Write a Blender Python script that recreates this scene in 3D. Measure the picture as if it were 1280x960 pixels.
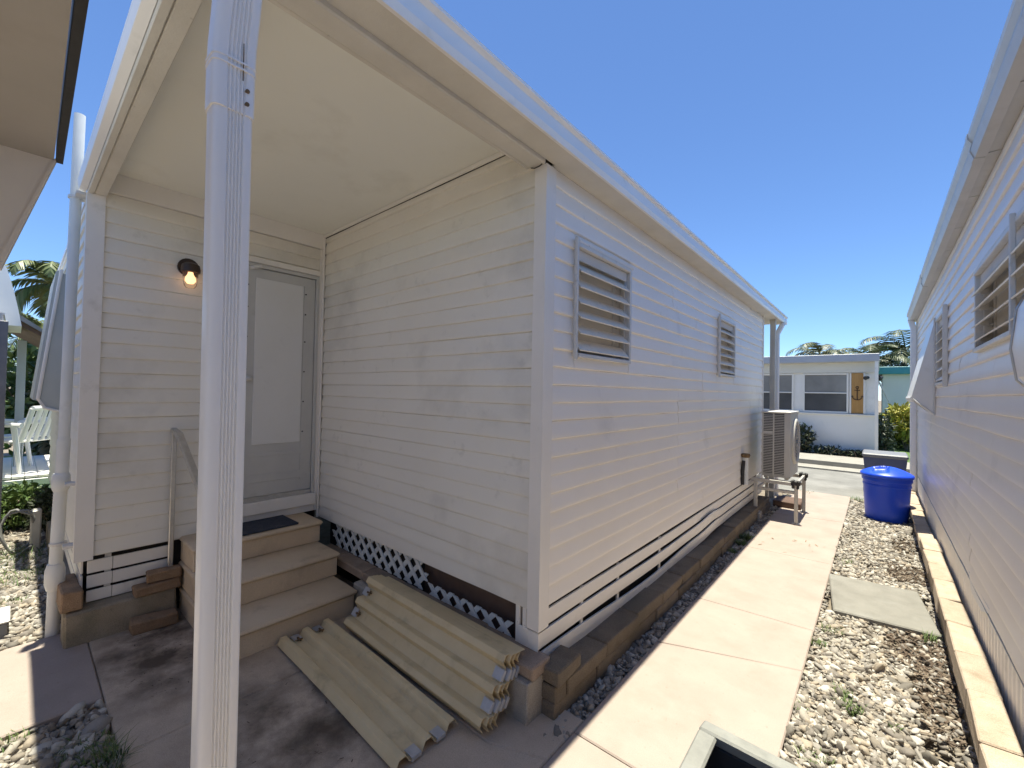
import bpy, math, random
import numpy as np
from mathutils import Vector, Matrix, Quaternion
random.seed(11); rng = np.random.default_rng(5)
for o in list(bpy.data.objects): bpy.data.objects.remove(o)
S = bpy.context.scene
COL = S.collection
# ------------------------------------------------------------------ camera, sky, sun, exposure
FPX = 533.0
cy_ = Vector((458, -18, -FPX)).normalized()
cx_ = Vector((620, -3, FPX)); cx_ = (cx_ - cy_ * cx_.dot(cy_)).normalized()
cz_ = cx_.cross(cy_)
cam = bpy.data.cameras.new('Camera'); co = bpy.data.objects.new('Camera', cam); COL.objects.link(co)
m3 = Matrix((cx_, cy_, cz_))
co.matrix_world = Matrix.Translation((0, 0, 1.55)) @ m3.to_4x4()
cam.sensor_width = 36; cam.lens = FPX / 1280 * 36; cam.clip_start = 0.02; cam.clip_end = 3000
S.camera = co
S.render.resolution_x = 1024; S.render.resolution_y = 768
SUN = Vector((-0.034, 0.045, 1.0)).normalized()
W = bpy.data.worlds.new('World'); S.world = W; W.use_nodes = True
nt = W.node_tree
sky = nt.nodes.new('ShaderNodeTexSky'); sky.sky_type = 'NISHITA'; sky.sun_disc = False
sky.sun_elevation = math.asin(SUN.z); sky.sun_rotation = math.atan2(SUN.x, SUN.y)
sky.air_density = 1.0; sky.dust_density = 0.0; sky.ozone_density = 10.0; sky.altitude = 1500
bg = nt.nodes['Background']; bg.inputs[1].default_value = 0.111
nt.links.new(sky.outputs[0], bg.inputs[0])
sl = bpy.data.lights.new('sun', 'SUN'); sl.energy = 5.0; sl.angle = math.radians(0.5); sl.color = (1, 0.955, 0.80)
so = bpy.data.objects.new('sun', sl); COL.objects.link(so); so.location = (0, 0, 30)
so.rotation_euler = (-SUN).to_track_quat('-Z', 'Y').to_euler()
vs = S.view_settings; vs.view_transform = 'Standard'; vs.look = 'None'; vs.gamma = 1; vs.use_curve_mapping = False
vs.exposure = 0.95
S.render.engine = 'CYCLES'; S.cycles.max_bounces = 12; S.cycles.diffuse_bounces = 8

# ------------------------------------------------------------------ helpers
ORG = {}
def tag(o, label=None, cat=None, group=None, kind=None):
    if label: o['label'] = label
    if cat: o['category'] = cat
    if group: o['group'] = group
    if kind: o['kind'] = kind
    return o
def thing(name, loc, label, cat, group=None):
    o = bpy.data.objects.new(name, None); COL.objects.link(o); o.location = loc; ORG[o] = Vector(loc)
    o.empty_display_size = 0.1
    return tag(o, label, cat, group)
def part_empty(name, parent):
    o = bpy.data.objects.new(name, None); COL.objects.link(o); o.parent = parent; ORG[o] = ORG[parent]; return o

class MB:
    def __init__(s): s.v = []; s.f = []
    def add(s, vs, fs):
        b = len(s.v); s.v += [tuple(p) for p in vs]; s.f += [tuple(i + b for i in q) for q in fs]; return s
    def box(s, x0, x1, y0, y1, z0, z1):
        return s.add([(x0,y0,z0),(x1,y0,z0),(x1,y1,z0),(x0,y1,z0),(x0,y0,z1),(x1,y0,z1),(x1,y1,z1),(x0,y1,z1)],
                     [(0,3,2,1),(4,5,6,7),(0,1,5,4),(1,2,6,5),(2,3,7,6),(3,0,4,7)])
    def rbox(s, x0, x1, y0, y1, z0, z1, c=0.006, jit=0.0, rot=0.0):
        # box with chamfered edges, optional uneven corners and turn about its centre
        x0,x1 = min(x0,x1),max(x0,x1); y0,y1 = min(y0,y1),max(y0,y1)
        c = min(c, (x1-x0)*.45, (y1-y0)*.45, (z1-z0)*.45)
        vs = []; idx = {}
        X=(x0,x1); Y=(y0,y1); Z=(z0,z1)
        for i in (0,1):
            for j in (0,1):
                for k in (0,1):
                    d = [random.uniform(-jit, jit) for _ in range(3)]
                    sx, sy, sz = (1,-1)[i], (1,-1)[j], (1,-1)[k]
                    for a in range(3):
                        p = [X[i]+sx*c, Y[j]+sy*c, Z[k]+sz*c]
                        p[a] = (X[i], Y[j], Z[k])[a]
                        idx[(i,j,k,a)] = len(vs); vs.append([p[q]+d[q] for q in range(3)])
        I = idx
        fs = [[I[(0,0,0,0)],I[(0,0,1,0)],I[(0,1,1,0)],I[(0,1,0,0)]],[I[(1,0,0,0)],I[(1,1,0,0)],I[(1,1,1,0)],I[(1,0,1,0)]],
              [I[(0,0,0,1)],I[(1,0,0,1)],I[(1,0,1,1)],I[(0,0,1,1)]],[I[(0,1,0,1)],I[(0,1,1,1)],I[(1,1,1,1)],I[(1,1,0,1)]],
              [I[(0,0,0,2)],I[(0,1,0,2)],I[(1,1,0,2)],I[(1,0,0,2)]],[I[(0,0,1,2)],I[(1,0,1,2)],I[(1,1,1,2)],I[(0,1,1,2)]]]
        for i in (0,1):
            for j in (0,1):
                fs.append([I[(i,j,0,0)],I[(i,j,1,0)],I[(i,j,1,1)],I[(i,j,0,1)]])
                fs.append([I[(i,0,j,0)],I[(i,1,j,0)],I[(i,1,j,2)],I[(i,0,j,2)]])
                fs.append([I[(0,i,j,1)],I[(1,i,j,1)],I[(1,i,j,2)],I[(0,i,j,2)]])
                for k in (0,1): fs.append([I[(i,j,k,0)],I[(i,j,k,1)],I[(i,j,k,2)]])
        # orient outward
        cx,cyy,cz = (x0+x1)/2,(y0+y1)/2,(z0+z1)/2
        out = []
        for q in fs:
            a,b,d = (Vector(vs[q[0]]),Vector(vs[q[1]]),Vector(vs[q[2]]))
            n = (b-a).cross(d-a)
            mid = sum((Vector(vs[t]) for t in q), Vector())/len(q)
            if n.dot(mid-Vector((cx,cyy,cz))) < 0: q = q[::-1]
            out.append(q)
        if rot:
            cr, sr = math.cos(rot), math.sin(rot)
            vs = [(cx+(p[0]-cx)*cr-(p[1]-cyy)*sr, cyy+(p[0]-cx)*sr+(p[1]-cyy)*cr, p[2]) for p in vs]
        return s.add(vs, out)
    def prism(s, poly, d):
        # poly: list of 3D points (planar), d: extrusion vector
        n = len(poly); d = Vector(d)
        a = [Vector(p) for p in poly]
        vs = a + [p + d for p in a]
        fs = [tuple(range(n))[::-1], tuple(range(n, 2*n))] + [(i, (i+1) % n, n+(i+1) % n, n+i) for i in range(n)]
        nn = sum((a[i].cross(a[(i+1) % n]) for i in range(n)), Vector())
        if nn.dot(d) < 0: fs = [f[::-1] for f in fs]
        return s.add(vs, fs)
    def tube(s, pts, r, seg=10, cap=True):
        pts = [Vector(p) for p in pts]; n = len(pts)
        rs = r if isinstance(r, (list, tuple)) else [r]*n
        rings = []; up = Vector((0,0,1)); b = len(s.v); vs = []
        for i, p in enumerate(pts):
            t = (pts[min(i+1,n-1)] - pts[max(i-1,0)]).normalized()
            a = up if abs(t.z) < 0.95 else Vector((1,0,0))
            e1 = t.cross(a).normalized(); e2 = t.cross(e1).normalized()
            for k in range(seg):
                w = 2*math.pi*k/seg; vs.append(p + (e1*math.cos(w)+e2*math.sin(w))*rs[i])
        fs = []
        for i in range(n-1):
            for k in range(seg):
                k2 = (k+1) % seg
                fs.append((i*seg+k, (i+1)*seg+k, (i+1)*seg+k2, i*seg+k2))
        if cap: fs += [tuple(range(seg)), tuple(range((n-1)*seg, n*seg))[::-1]]
        return s.add(vs, fs)
    def lathe(s, prof, c, seg=32, sq=None):
        # prof: (radius, z) bottom to top
        vs = []; fs = []
        for r, z in prof:
            for k in range(seg):
                w = 2*math.pi*k/seg; vs.append((c[0]+r*math.cos(w), c[1]+r*math.sin(w), c[2]+z))
        for i in range(len(prof)-1):
            for k in range(seg):
                k2 = (k+1) % seg; fs.append((i*seg+k, i*seg+k2, (i+1)*seg+k2, (i+1)*seg+k))
        return s.add(vs, fs)
    def xform(s, M, start=0):
        s.v[start:] = [tuple(M @ Vector(p)) for p in s.v[start:]]; return s
    def build(s, name, mat, parent=None, smooth=False, loc=None):
        o0 = ORG[parent] if parent is not None else Vector(loc or (0,0,0))
        me = bpy.data.meshes.new(name)
        me.from_pydata([(p[0]-o0[0], p[1]-o0[1], p[2]-o0[2]) for p in s.v], [], s.f)
        if smooth: me.polygons.foreach_set('use_smooth', [True]*len(me.polygons))
        me.materials.append(mat); me.update()
        o = bpy.data.objects.new(name, me); COL.objects.link(o)
        if parent is not None: o.parent = parent; ORG[o] = o0
        else: o.location = o0; ORG[o] = o0
        return o
def auto_smooth(o, ang=35):
    me = o.data
    me.polygons.foreach_set('use_smooth', [True]*len(me.polygons))
    me.set_sharp_from_angle(angle=math.radians(ang)); return o
def np_mesh(name, V, F, mat, parent=None, smooth=True):
    # F: (n,3) triangles
    me = bpy.data.meshes.new(name); n = len(F)
    me.vertices.add(len(V)); me.vertices.foreach_set('co', np.asarray(V, np.float32).ravel())
    me.loops.add(n*3); me.loops.foreach_set('vertex_index', np.asarray(F, np.int32).ravel())
    me.polygons.add(n); me.polygons.foreach_set('loop_start', np.arange(0, n*3, 3, dtype=np.int32))
    if smooth: me.polygons.foreach_set('use_smooth', np.ones(n, bool))
    me.update(calc_edges=True); me.materials.append(mat)
    o = bpy.data.objects.new(name, me); COL.objects.link(o)
    if parent is not None:
        o.parent = parent; ORG[o] = ORG[parent]; o.location = -ORG[parent]
    return o

# ------------------------------------------------------------------ materials
MATS = {}
def mat(name, c1, c2=None, scale=6.0, rough=0.6, bump=0.0, bscale=60.0, dirt=None, rand=0.0, metal=0.0, spec=0.5, island=None, spots=None, coat=0, trans=0, detail=5.0, emit=None, stretch=None, speck=0.0):
    """procedural surface: two-tone noise, optional dirt patches (colour, scale, lo, hi), per-object tint, fine bump"""
    m = bpy.data.materials.new(name); m.use_nodes = True; n = m.node_tree.nodes; l = m.node_tree.links
    b = n['Principled BSDF']; b.inputs['Metallic'].default_value = metal
    b.inputs['Specular IOR Level'].default_value = spec; b.inputs['Coat Weight'].default_value = coat
    if trans: b.inputs['Transmission Weight'].default_value = trans
    g = n.new('ShaderNodeNewGeometry'); pos = g.outputs['Position']
    if stretch:
        mp = n.new('ShaderNodeMapping'); mp.inputs['Scale'].default_value = stretch; l.new(pos, mp.inputs[0]); spos = mp.outputs[0]
    else: spos = pos
    def noise(sc, p=pos, det=detail):
        t = n.new('ShaderNodeTexNoise'); t.inputs['Scale'].default_value = sc; t.inputs['Detail'].default_value = det
        t.inputs['Roughness'].default_value = 0.6; l.new(p, t.inputs['Vector']); return t.outputs['Fac']
    def ramp(f, lo, hi):
        r = n.new('ShaderNodeMapRange'); r.inputs[1].default_value = lo; r.inputs[2].default_value = hi; l.new(f, r.inputs[0]); return r.outputs[0]
    def mix(f, a, bb, blend='MIX'):
        x = n.new('ShaderNodeMix'); x.data_type = 'RGBA'; x.blend_type = blend
        if isinstance(f, float): x.inputs[0].default_value = f
        else: l.new(f, x.inputs[0])
        for k, q in ((6, a), (7, bb)):
            if isinstance(q, tuple): x.inputs[k].default_value = (*q, 1)
            else: l.new(q, x.inputs[k])
        return x.outputs[2]
    col = mix(ramp(noise(scale, spos), 0.3, 0.7), c1, c2 or c1)
    if island:
        cr = n.new('ShaderNodeValToRGB'); cr.color_ramp.interpolation = 'CONSTANT' if len(island) > 6 else 'LINEAR'
        while len(cr.color_ramp.elements) < len(island): cr.color_ramp.elements.new(0.5)
        for i, c in enumerate(island):
            cr.color_ramp.elements[i].position = i/(len(island)-1); cr.color_ramp.elements[i].color = (*c, 1)
        l.new(g.outputs['Random Per Island'], cr.inputs[0]); col = mix(0.25, cr.outputs[0], col)
    if rand:
        oi = n.new('ShaderNodeObjectInfo'); r = n.new('ShaderNodeMapRange'); l.new(oi.outputs['Random'], r.inputs[0])
        r.inputs[3].default_value = 1-rand; r.inputs[4].default_value = 1+rand
        cb = n.new('ShaderNodeCombineColor')
        for k in range(3): l.new(r.outputs[0], cb.inputs[k])
        col = mix(1.0, col, cb.outputs[0], 'MULTIPLY')
    if dirt:
        for dc, ds, lo, hi in (dirt if isinstance(dirt, list) else [dirt]):
            col = mix(ramp(noise(ds, spos, 6.0), lo, hi), col, dc)
    if spots:
        # blotches of soil with a place of their own: (x, y, z, radius, strength, colour)
        for (sx, sy, sz, rad, st, sc) in spots:
            vm = n.new('ShaderNodeVectorMath'); vm.operation = 'DISTANCE'; l.new(pos, vm.inputs[0]); vm.inputs[1].default_value = (sx, sy, sz)
            f = ramp(vm.outputs['Value'], rad, rad*0.2)
            nn = ramp(noise(4.5, pos, 12.0), 0.36, 0.72)
            mu = n.new('ShaderNodeMath'); mu.operation = 'MULTIPLY'; l.new(f, mu.inputs[0]); l.new(nn, mu.inputs[1])
            m2 = n.new('ShaderNodeMath'); m2.operation = 'MULTIPLY'; m2.use_clamp = True; l.new(mu.outputs[0], m2.inputs[0]); m2.inputs[1].default_value = st
            col = mix(m2.outputs[0], col, sc)
    if speck:
        sr = n.new('ShaderNodeMapRange'); sr.inputs[1].default_value = 0.3; sr.inputs[2].default_value = 0.7; sr.inputs[3].default_value = 1-speck; sr.inputs[4].default_value = 1+speck
        l.new(noise(260.0, pos, 3.0), sr.inputs[0]); cs = n.new('ShaderNodeCombineColor')
        for k in range(3): l.new(sr.outputs[0], cs.inputs[k])
        col = mix(1.0, col, cs.outputs[0], 'MULTIPLY')
    l.new(col, b.inputs['Base Color'])
    rr = n.new('ShaderNodeMapRange'); rr.inputs[3].default_value = max(0.02, rough-0.08); rr.inputs[4].default_value = min(1, rough+0.08)
    l.new(noise(scale*3), rr.inputs[0]); l.new(rr.outputs[0], b.inputs['Roughness'])
    if bump:
        bp = n.new('ShaderNodeBump'); bp.inputs['Strength'].default_value = min(1.0, bump); bp.inputs['Distance'].default_value = 0.006
        l.new(noise(bscale), bp.inputs['Height']); l.new(bp.outputs[0], b.inputs['Normal'])
    if emit:
        b.inputs['Emission Color'].default_value = (*emit[0], 1); b.inputs['Emission Strength'].default_value = emit[1]
    MATS[name] = m; return m

GRIME = (0.40, 0.39, 0.36)
M_side = mat('white_siding_paint', (0.86,0.81,0.73), (0.89,0.85,0.78), 1.4, 0.42, 0.06, 25, dirt=[(GRIME, 1.7, 0.60, 1.05), ((0.5,0.47,0.4), 14, 0.66, 1.0)], rand=0.02)
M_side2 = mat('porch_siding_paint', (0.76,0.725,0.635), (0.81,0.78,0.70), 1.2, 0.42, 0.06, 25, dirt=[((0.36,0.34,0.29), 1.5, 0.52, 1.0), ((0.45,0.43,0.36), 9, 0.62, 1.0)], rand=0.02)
M_side3 = mat('aged_siding_paint', (0.78,0.73,0.67), (0.82,0.775,0.72), 1.3, 0.38, 0.08, 18, dirt=[((0.45,0.42,0.38), 1.9, 0.58, 1.0)], rand=0.02)
M_trim = mat('white_trim', (0.78,0.75,0.69), (0.82,0.79,0.735), 3, 0.4, 0.04, 40, dirt=((0.45,0.42,0.36), 7, 0.62, 1.0))
M_beam = mat('painted_beam', (0.58,0.55,0.48), (0.66,0.63,0.56), 4, 0.6, 0.25, 70, dirt=[((0.25,0.22,0.17), 26, 0.68, 0.85)])
M_ceil = mat('porch_ceiling_paint', (0.79,0.79,0.72), (0.83,0.83,0.765), 1.0, 0.6, 0.05, 30, dirt=((0.60,0.58,0.50), 2.2, 0.55, 1.0))
M_fascia = mat('fascia_metal', (0.80,0.785,0.76), (0.84,0.825,0.80), 2, 0.32, 0.05, 15, dirt=((0.5,0.48,0.44), 5, 0.6, 1.0))
M_spout = mat('downspout_metal', (0.85,0.83,0.79), (0.88,0.86,0.82), 3, 0.33, 0.04, 30, dirt=((0.55,0.53,0.49), 6, 0.68, 1.1))
M_gutr = mat('dull_grey_gutter', (0.46,0.45,0.43), (0.53,0.52,0.50), 3, 0.4, 0.05, 20, dirt=((0.33,0.31,0.28), 6, 0.55, 0.95))
M_alu = mat('bare_aluminium', (0.50,0.50,0.49), (0.62,0.62,0.60), 20, 0.38, 0.05, 80, metal=0.85)
M_frame = mat('window_frame_metal', (0.60,0.59,0.56), (0.67,0.66,0.63), 9, 0.45, 0.1, 60, dirt=((0.28,0.26,0.23), 16, 0.6, 0.9), metal=0.1)
M_slat = mat('louvre_slat', (0.80,0.74,0.62), (0.86,0.80,0.69), 12, 0.35, 0.05, 60, dirt=((0.34,0.31,0.26), 18, 0.6, 0.95))  # cream base stands in for warm ground bounce on the slats
M_screen = mat('insect_screen', (0.60,0.57,0.51), (0.67,0.64,0.58), 3, 0.75, 0.2, 400)
M_glass = mat('dark_glass', (0.085,0.085,0.085), (0.12,0.12,0.12), 1.5, 0.08, spec=0.6)
M_glass_hi = mat('pale_glass', (0.22,0.215,0.205), (0.28,0.275,0.26), 2.5, 0.1, spec=0.6)
M_dark = mat('dark_crawl_space', (0.03,0.027,0.024), (0.055,0.045,0.035), 5, 0.9)
M_brown = mat('brown_board', (0.09,0.055,0.04), (0.14,0.085,0.06), 8, 0.8, 0.2, 60)
M_door = mat('door_paint', (0.50,0.50,0.48), (0.56,0.56,0.53), 4, 0.42, 0.05, 50, dirt=((0.36,0.34,0.3), 7, 0.6, 1.0))
M_panel = mat('door_panel_white', (0.68,0.68,0.65), (0.72,0.72,0.70), 2.5, 0.5, 0.05, 40, dirt=((0.5,0.48,0.44), 6, 0.62, 1.0))
SOIL = (0.10,0.072,0.048)
M_path = mat('cream_painted_concrete', (0.325,0.265,0.225), (0.37,0.305,0.26), 3.5, 0.75, 0.18, 220, dirt=[((0.26,0.215,0.175), 3, 0.5, 0.9), ((0.20,0.165,0.13), 40, 0.62, 0.85)], speck=0.10)
M_porch = mat('tan_porch_concrete', (0.48,0.385,0.285), (0.56,0.455,0.345), 2.5, 0.75, 0.2, 200, dirt=[((0.27,0.20,0.14), 3.2, 0.5, 0.95), ((0.30,0.22,0.16), 30, 0.60, 0.9)],
             spots=[(-3.15,0.58,0,0.5,1.5,SOIL),(-2.75,0.62,0,0.45,0.8,SOIL),(-2.1,0.98,0,0.6,1.3,SOIL),(-1.75,0.80,0,0.5,0.9,SOIL),(-3.45,0.66,0,0.35,1.8,SOIL)], speck=0.16)
M_step = mat('tan_step_paint', (0.57,0.45,0.305), (0.65,0.525,0.365), 4, 0.7, 0.12, 150, dirt=[((0.26,0.20,0.15), 5, 0.55, 1.0), ((0.2,0.16,0.12), 24, 0.68, 0.9)], speck=0.12)
M_mat = mat('navy_doormat', (0.03,0.035,0.05), (0.055,0.065,0.085), 30, 0.95, 0.9, 350, dirt=((0.11,0.11,0.105), 8, 0.55, 0.95))
M_conc = mat('old_concrete', (0.25,0.21,0.15), (0.34,0.29,0.215), 7, 0.9, 0.6, 130, dirt=[((0.10,0.10,0.06), 4, 0.52, 0.85), ((0.12,0.09,0.07), 20, 0.62, 0.9)], speck=0.25)
M_block = mat('grey_block', (0.32,0.29,0.25), (0.42,0.385,0.335), 12, 0.92, 0.8, 160, dirt=((0.16,0.14,0.11), 6, 0.56, 0.95), speck=0.28)
M_paver = mat('brown_paver', (0.25,0.185,0.135), (0.33,0.255,0.195), 9, 0.9, 0.7, 140, dirt=[((0.11,0.09,0.065), 6, 0.52, 0.95)], rand=0.14, speck=0.28)
M_edge = mat('weathered_edging_block', (0.145,0.115,0.08), (0.225,0.18,0.13), 10, 0.92, 0.9, 120, dirt=[((0.075,0.068,0.045), 5, 0.48, 0.85)], rand=0.16, speck=0.32)
M_cap = mat('pinkish_cap_block', (0.36,0.285,0.205), (0.46,0.375,0.285), 8, 0.9, 0.7, 140, dirt=[((0.17,0.135,0.08), 9, 0.54, 0.9)], rand=0.14, speck=0.22)
M_tbrick = mat('tan_loose_brick', (0.24,0.155,0.09), (0.33,0.225,0.14), 9, 0.9, 0.7, 120, dirt=((0.10,0.075,0.05), 7, 0.52, 0.9), rand=0.15, speck=0.25)
M_stepstone = mat('grey_paving_stone', (0.18,0.172,0.148), (0.24,0.23,0.20), 7, 0.85, 0.35, 170, dirt=[((0.29,0.285,0.26), 4, 0.55, 0.9), ((0.15,0.145,0.12), 14, 0.6, 0.95)], speck=0.20)
M_soil = mat('garden_soil', (0.16,0.13,0.095), (0.24,0.20,0.15), 12, 0.95, 1.0, 60, speck=0.40)
PEB = [(0.08,0.07,0.055),(0.36,0.325,0.27),(0.19,0.16,0.12),(0.50,0.47,0.41),(0.13,0.11,0.09),(0.34,0.28,0.205),(0.25,0.23,0.20),(0.44,0.40,0.33)]
M_peb = mat('pebble_stone', (0.33,0.295,0.245), (0.42,0.385,0.335), 30, 0.8, 0.3, 150, island=PEB, speck=0.12)
M_mulch = mat('wood_mulch', (0.075,0.045,0.028), (0.14,0.085,0.05), 20, 0.95, island=[(0.045,0.033,0.024),(0.14,0.105,0.075),(0.08,0.06,0.042),(0.22,0.18,0.135)])
M_grass = mat('weed_green', (0.06,0.11,0.025), (0.10,0.16,0.04), 20, 0.7, island=[(0.05,0.10,0.02),(0.10,0.16,0.04),(0.16,0.19,0.07),(0.07,0.12,0.03)])
M_lawn = mat('lawn_green', (0.05,0.10,0.02), (0.10,0.17,0.04), 6, 0.9, 0.6, 50)
M_frp = mat('cream_fibreglass', (0.63,0.50,0.285), (0.71,0.58,0.35), 5, 0.45, 0.1, 120, dirt=((0.30,0.24,0.13), 9, 0.56, 1.0), rand=0.06)
M_clip = mat('grey_tape', (0.42,0.43,0.45), (0.50,0.51,0.53), 30, 0.4, 0.2, 200, metal=0.3)
M_rust = mat('rusty_bolt', (0.12,0.07,0.03), (0.2,0.13,0.06), 60, 0.8)
M_pvc = mat('white_pipe', (0.66,0.68,0.66), (0.74,0.76,0.74), 4, 0.4, 0.04, 30, dirt=((0.45,0.45,0.4), 7, 0.62, 1.0))
M_lampmetal = mat('bronze_lamp_metal', (0.045,0.03,0.022), (0.075,0.05,0.035), 20, 0.45, metal=0.4)
M_ac = mat('beige_condenser_paint', (0.50,0.48,0.43), (0.56,0.54,0.49), 5, 0.45, 0.05, 60, dirt=((0.36,0.34,0.29), 9, 0.62, 1.0))
M_fin = mat('dark_coil_fins', (0.06,0.06,0.06), (0.10,0.10,0.10), 30, 0.6, 0.4, 200)
M_black = mat('black_rubber', (0.02,0.02,0.02), (0.035,0.035,0.035), 15, 0.6)
M_stand = mat('weathered_stand_metal', (0.44,0.42,0.38), (0.54,0.52,0.47), 8, 0.5, 0.1, 80, metal=0.3, dirt=((0.25,0.2,0.15), 14, 0.6, 0.95))
M_blue = mat('blue_plastic', (0.010,0.06,0.60), (0.014,0.08,0.68), 3, 0.38, 0.06, 200, dirt=((0.04,0.08,0.45), 6, 0.6, 1.1))
M_bluegrey = mat('faded_blue_plastic', (0.06,0.08,0.16), (0.09,0.11,0.2), 4, 0.5)
M_greylid = mat('grey_plastic_lid', (0.17,0.175,0.19), (0.23,0.235,0.25), 5, 0.5)
M_awn = mat('white_awning_metal', (0.70,0.70,0.69), (0.75,0.75,0.74), 3, 0.35, 0.05, 20, dirt=((0.5,0.46,0.38), 5, 0.62, 1.0))
M_awng = mat('grey_blue_awning', (0.40,0.43,0.42), (0.45,0.48,0.47), 3, 0.45)
M_road = mat('sunbleached_asphalt', (0.17,0.165,0.15), (0.23,0.225,0.205), 2.5, 0.9, 0.5, 120, dirt=[((0.31,0.30,0.275), 1.4, 0.50, 0.8), ((0.11,0.105,0.095), 5, 0.60, 0.9)], speck=0.25)
M_kerb = mat('pale_kerb_concrete', (0.27,0.255,0.22), (0.34,0.32,0.28), 4, 0.9, 0.4, 120, dirt=((0.24,0.22,0.18), 4, 0.56, 0.95), speck=0.20)
M_stucco = mat('white_house_wall', (0.80,0.78,0.73), (0.84,0.82,0.78), 2, 0.7, 0.2, 90, dirt=((0.5,0.49,0.46), 3, 0.6, 1.0))
M_cream = mat('cream_house_band', (0.66,0.63,0.54), (0.71,0.68,0.60), 2, 0.6)
M_gfascia = mat('grey_roof_fascia', (0.38,0.39,0.42), (0.45,0.46,0.49), 3, 0.5)
M_teal = mat('teal_roof_trim', (0.05,0.28,0.29), (0.08,0.33,0.34), 3, 0.5)
M_wood = mat('varnished_wood', (0.40,0.21,0.06), (0.50,0.28,0.09), 6, 0.5, 0.2, 40, stretch=(6,6,0.5))
M_anchor = mat('dark_carved_wood', (0.08,0.04,0.015), (0.11,0.055,0.02), 10, 0.7)
M_leaf_d = mat('dark_leaf', (0.02,0.035,0.018), (0.035,0.055,0.025), 9, 0.5, island=[(0.02,0.03,0.015),(0.05,0.06,0.03),(0.03,0.05,0.02)])
M_leaf_g = mat('green_leaf', (0.05,0.10,0.02), (0.09,0.15,0.035), 9, 0.5, island=[(0.04,0.08,0.018),(0.10,0.17,0.04),(0.16,0.21,0.06),(0.06,0.11,0.025)])
M_leaf_y = mat('yellow_leaf', (0.40,0.36,0.05), (0.30,0.32,0.06), 9, 0.5, island=[(0.08,0.13,0.03),(0.45,0.38,0.06),(0.30,0.32,0.06),(0.55,0.48,0.12),(0.12,0.18,0.04)])
M_palm = mat('palm_frond', (0.09,0.13,0.04), (0.14,0.18,0.06), 6, 0.5, island=[(0.07,0.11,0.03),(0.15,0.19,0.06),(0.20,0.20,0.08),(0.10,0.14,0.05)])
M_palmd = mat('far_palm_frond', (0.045,0.065,0.025), (0.08,0.10,0.04), 6, 0.5, island=[(0.04,0.06,0.02),(0.09,0.11,0.05),(0.12,0.12,0.06)])
M_trunk = mat('palm_trunk', (0.16,0.13,0.10), (0.24,0.20,0.16), 10, 0.9, 0.8, 30)
M_plastic = mat('white_patio_plastic', (0.74,0.74,0.72), (0.78,0.78,0.76), 4, 0.4)
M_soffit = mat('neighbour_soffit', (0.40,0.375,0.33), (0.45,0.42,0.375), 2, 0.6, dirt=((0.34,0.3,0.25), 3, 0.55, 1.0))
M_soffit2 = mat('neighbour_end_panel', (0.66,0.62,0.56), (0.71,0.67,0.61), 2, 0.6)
M_binrim = mat('weathered_grey_rim', (0.20,0.20,0.18), (0.28,0.28,0.25), 14, 0.6, 0.4, 60, dirt=((0.22,0.23,0.23), 10, 0.55, 0.9))
M_bindark = mat('black_bin_plastic', (0.022,0.024,0.028), (0.04,0.042,0.047), 6, 0.6, 0.2, 50)
M_hose = mat('grey_hose', (0.16,0.16,0.15), (0.24,0.24,0.22), 10, 0.5)
M_leafdry = mat('dry_leaf', (0.16,0.10,0.05), (0.26,0.17,0.09), 20, 0.8, island=[(0.12,0.08,0.05),(0.3,0.2,0.1),(0.2,0.13,0.07)])

# ------------------------------------------------------------------ siding
PITCH = 0.0945
PROF = [(0.0, 0.0), (0.005, 0.0), (0.010, 0.001), (0.0132, 0.005), (0.0138, 0.011), (0.0128, 0.024), (0.0102, 0.046), (0.007, 0.068), (0.0042, 0.083), (0.003, 0.0944)]
def prof_n(t):
    P = PROF[1:]
    for (n0, z0), (n1, z1) in zip(P, P[1:]):
        if t <= z1: return n0 + (n1-n0)*(t-z0)/(z1-z0+1e-9)
    return P[-1][0]
def siding_piece(parent, material, p0, u, n, u0, u1, zb, za=0.0, zc=PITCH, name='siding_board', wav=0.0018):
    """one board between u0 and u1; zb is the bottom of its course, za..zc the part of the course kept"""
    if u1-u0 < 0.012 or zc-za < 0.008: return
    p0 = Vector(p0); u = Vector(u); n = Vector(n)
    zs = [za] + [z for _, z in PROF[2:] if za+0.002 < z < zc-0.002] + [min(zc, 0.0944)]
    prof = [(-0.004, zs[0])] + [(prof_n(z), z) for z in zs] + [(-0.004, zs[-1])]
    ns = max(2, int((u1-u0)/0.28)); k = len(prof); vs = []; fs = []
    tn = random.uniform(-0.0012, 0.0012)
    for i in range(ns+1):
        uu = u0 + (u1-u0)*i/ns
        dn = tn + random.uniform(-wav, wav); dz = random.uniform(-wav, wav)*0.7
        for q, z in prof: vs.append(p0 + u*uu + n*(q + (dn if q > 0 else 0)) + Vector((0, 0, zb+z+dz)))
    for i in range(ns):
        for j in range(k-1):
            a = i*k+j; fs.append((a, a+k, a+k+1, a+1))
    fs += [tuple(range(k)), tuple(range(ns*k, ns*k+k))[::-1]]
    if u.cross(n).z > 0: fs = [f[::-1] for f in fs]
    o = MB().add(vs, fs).build(name, material, parent)
    auto_smooth(o, 40)
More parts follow.
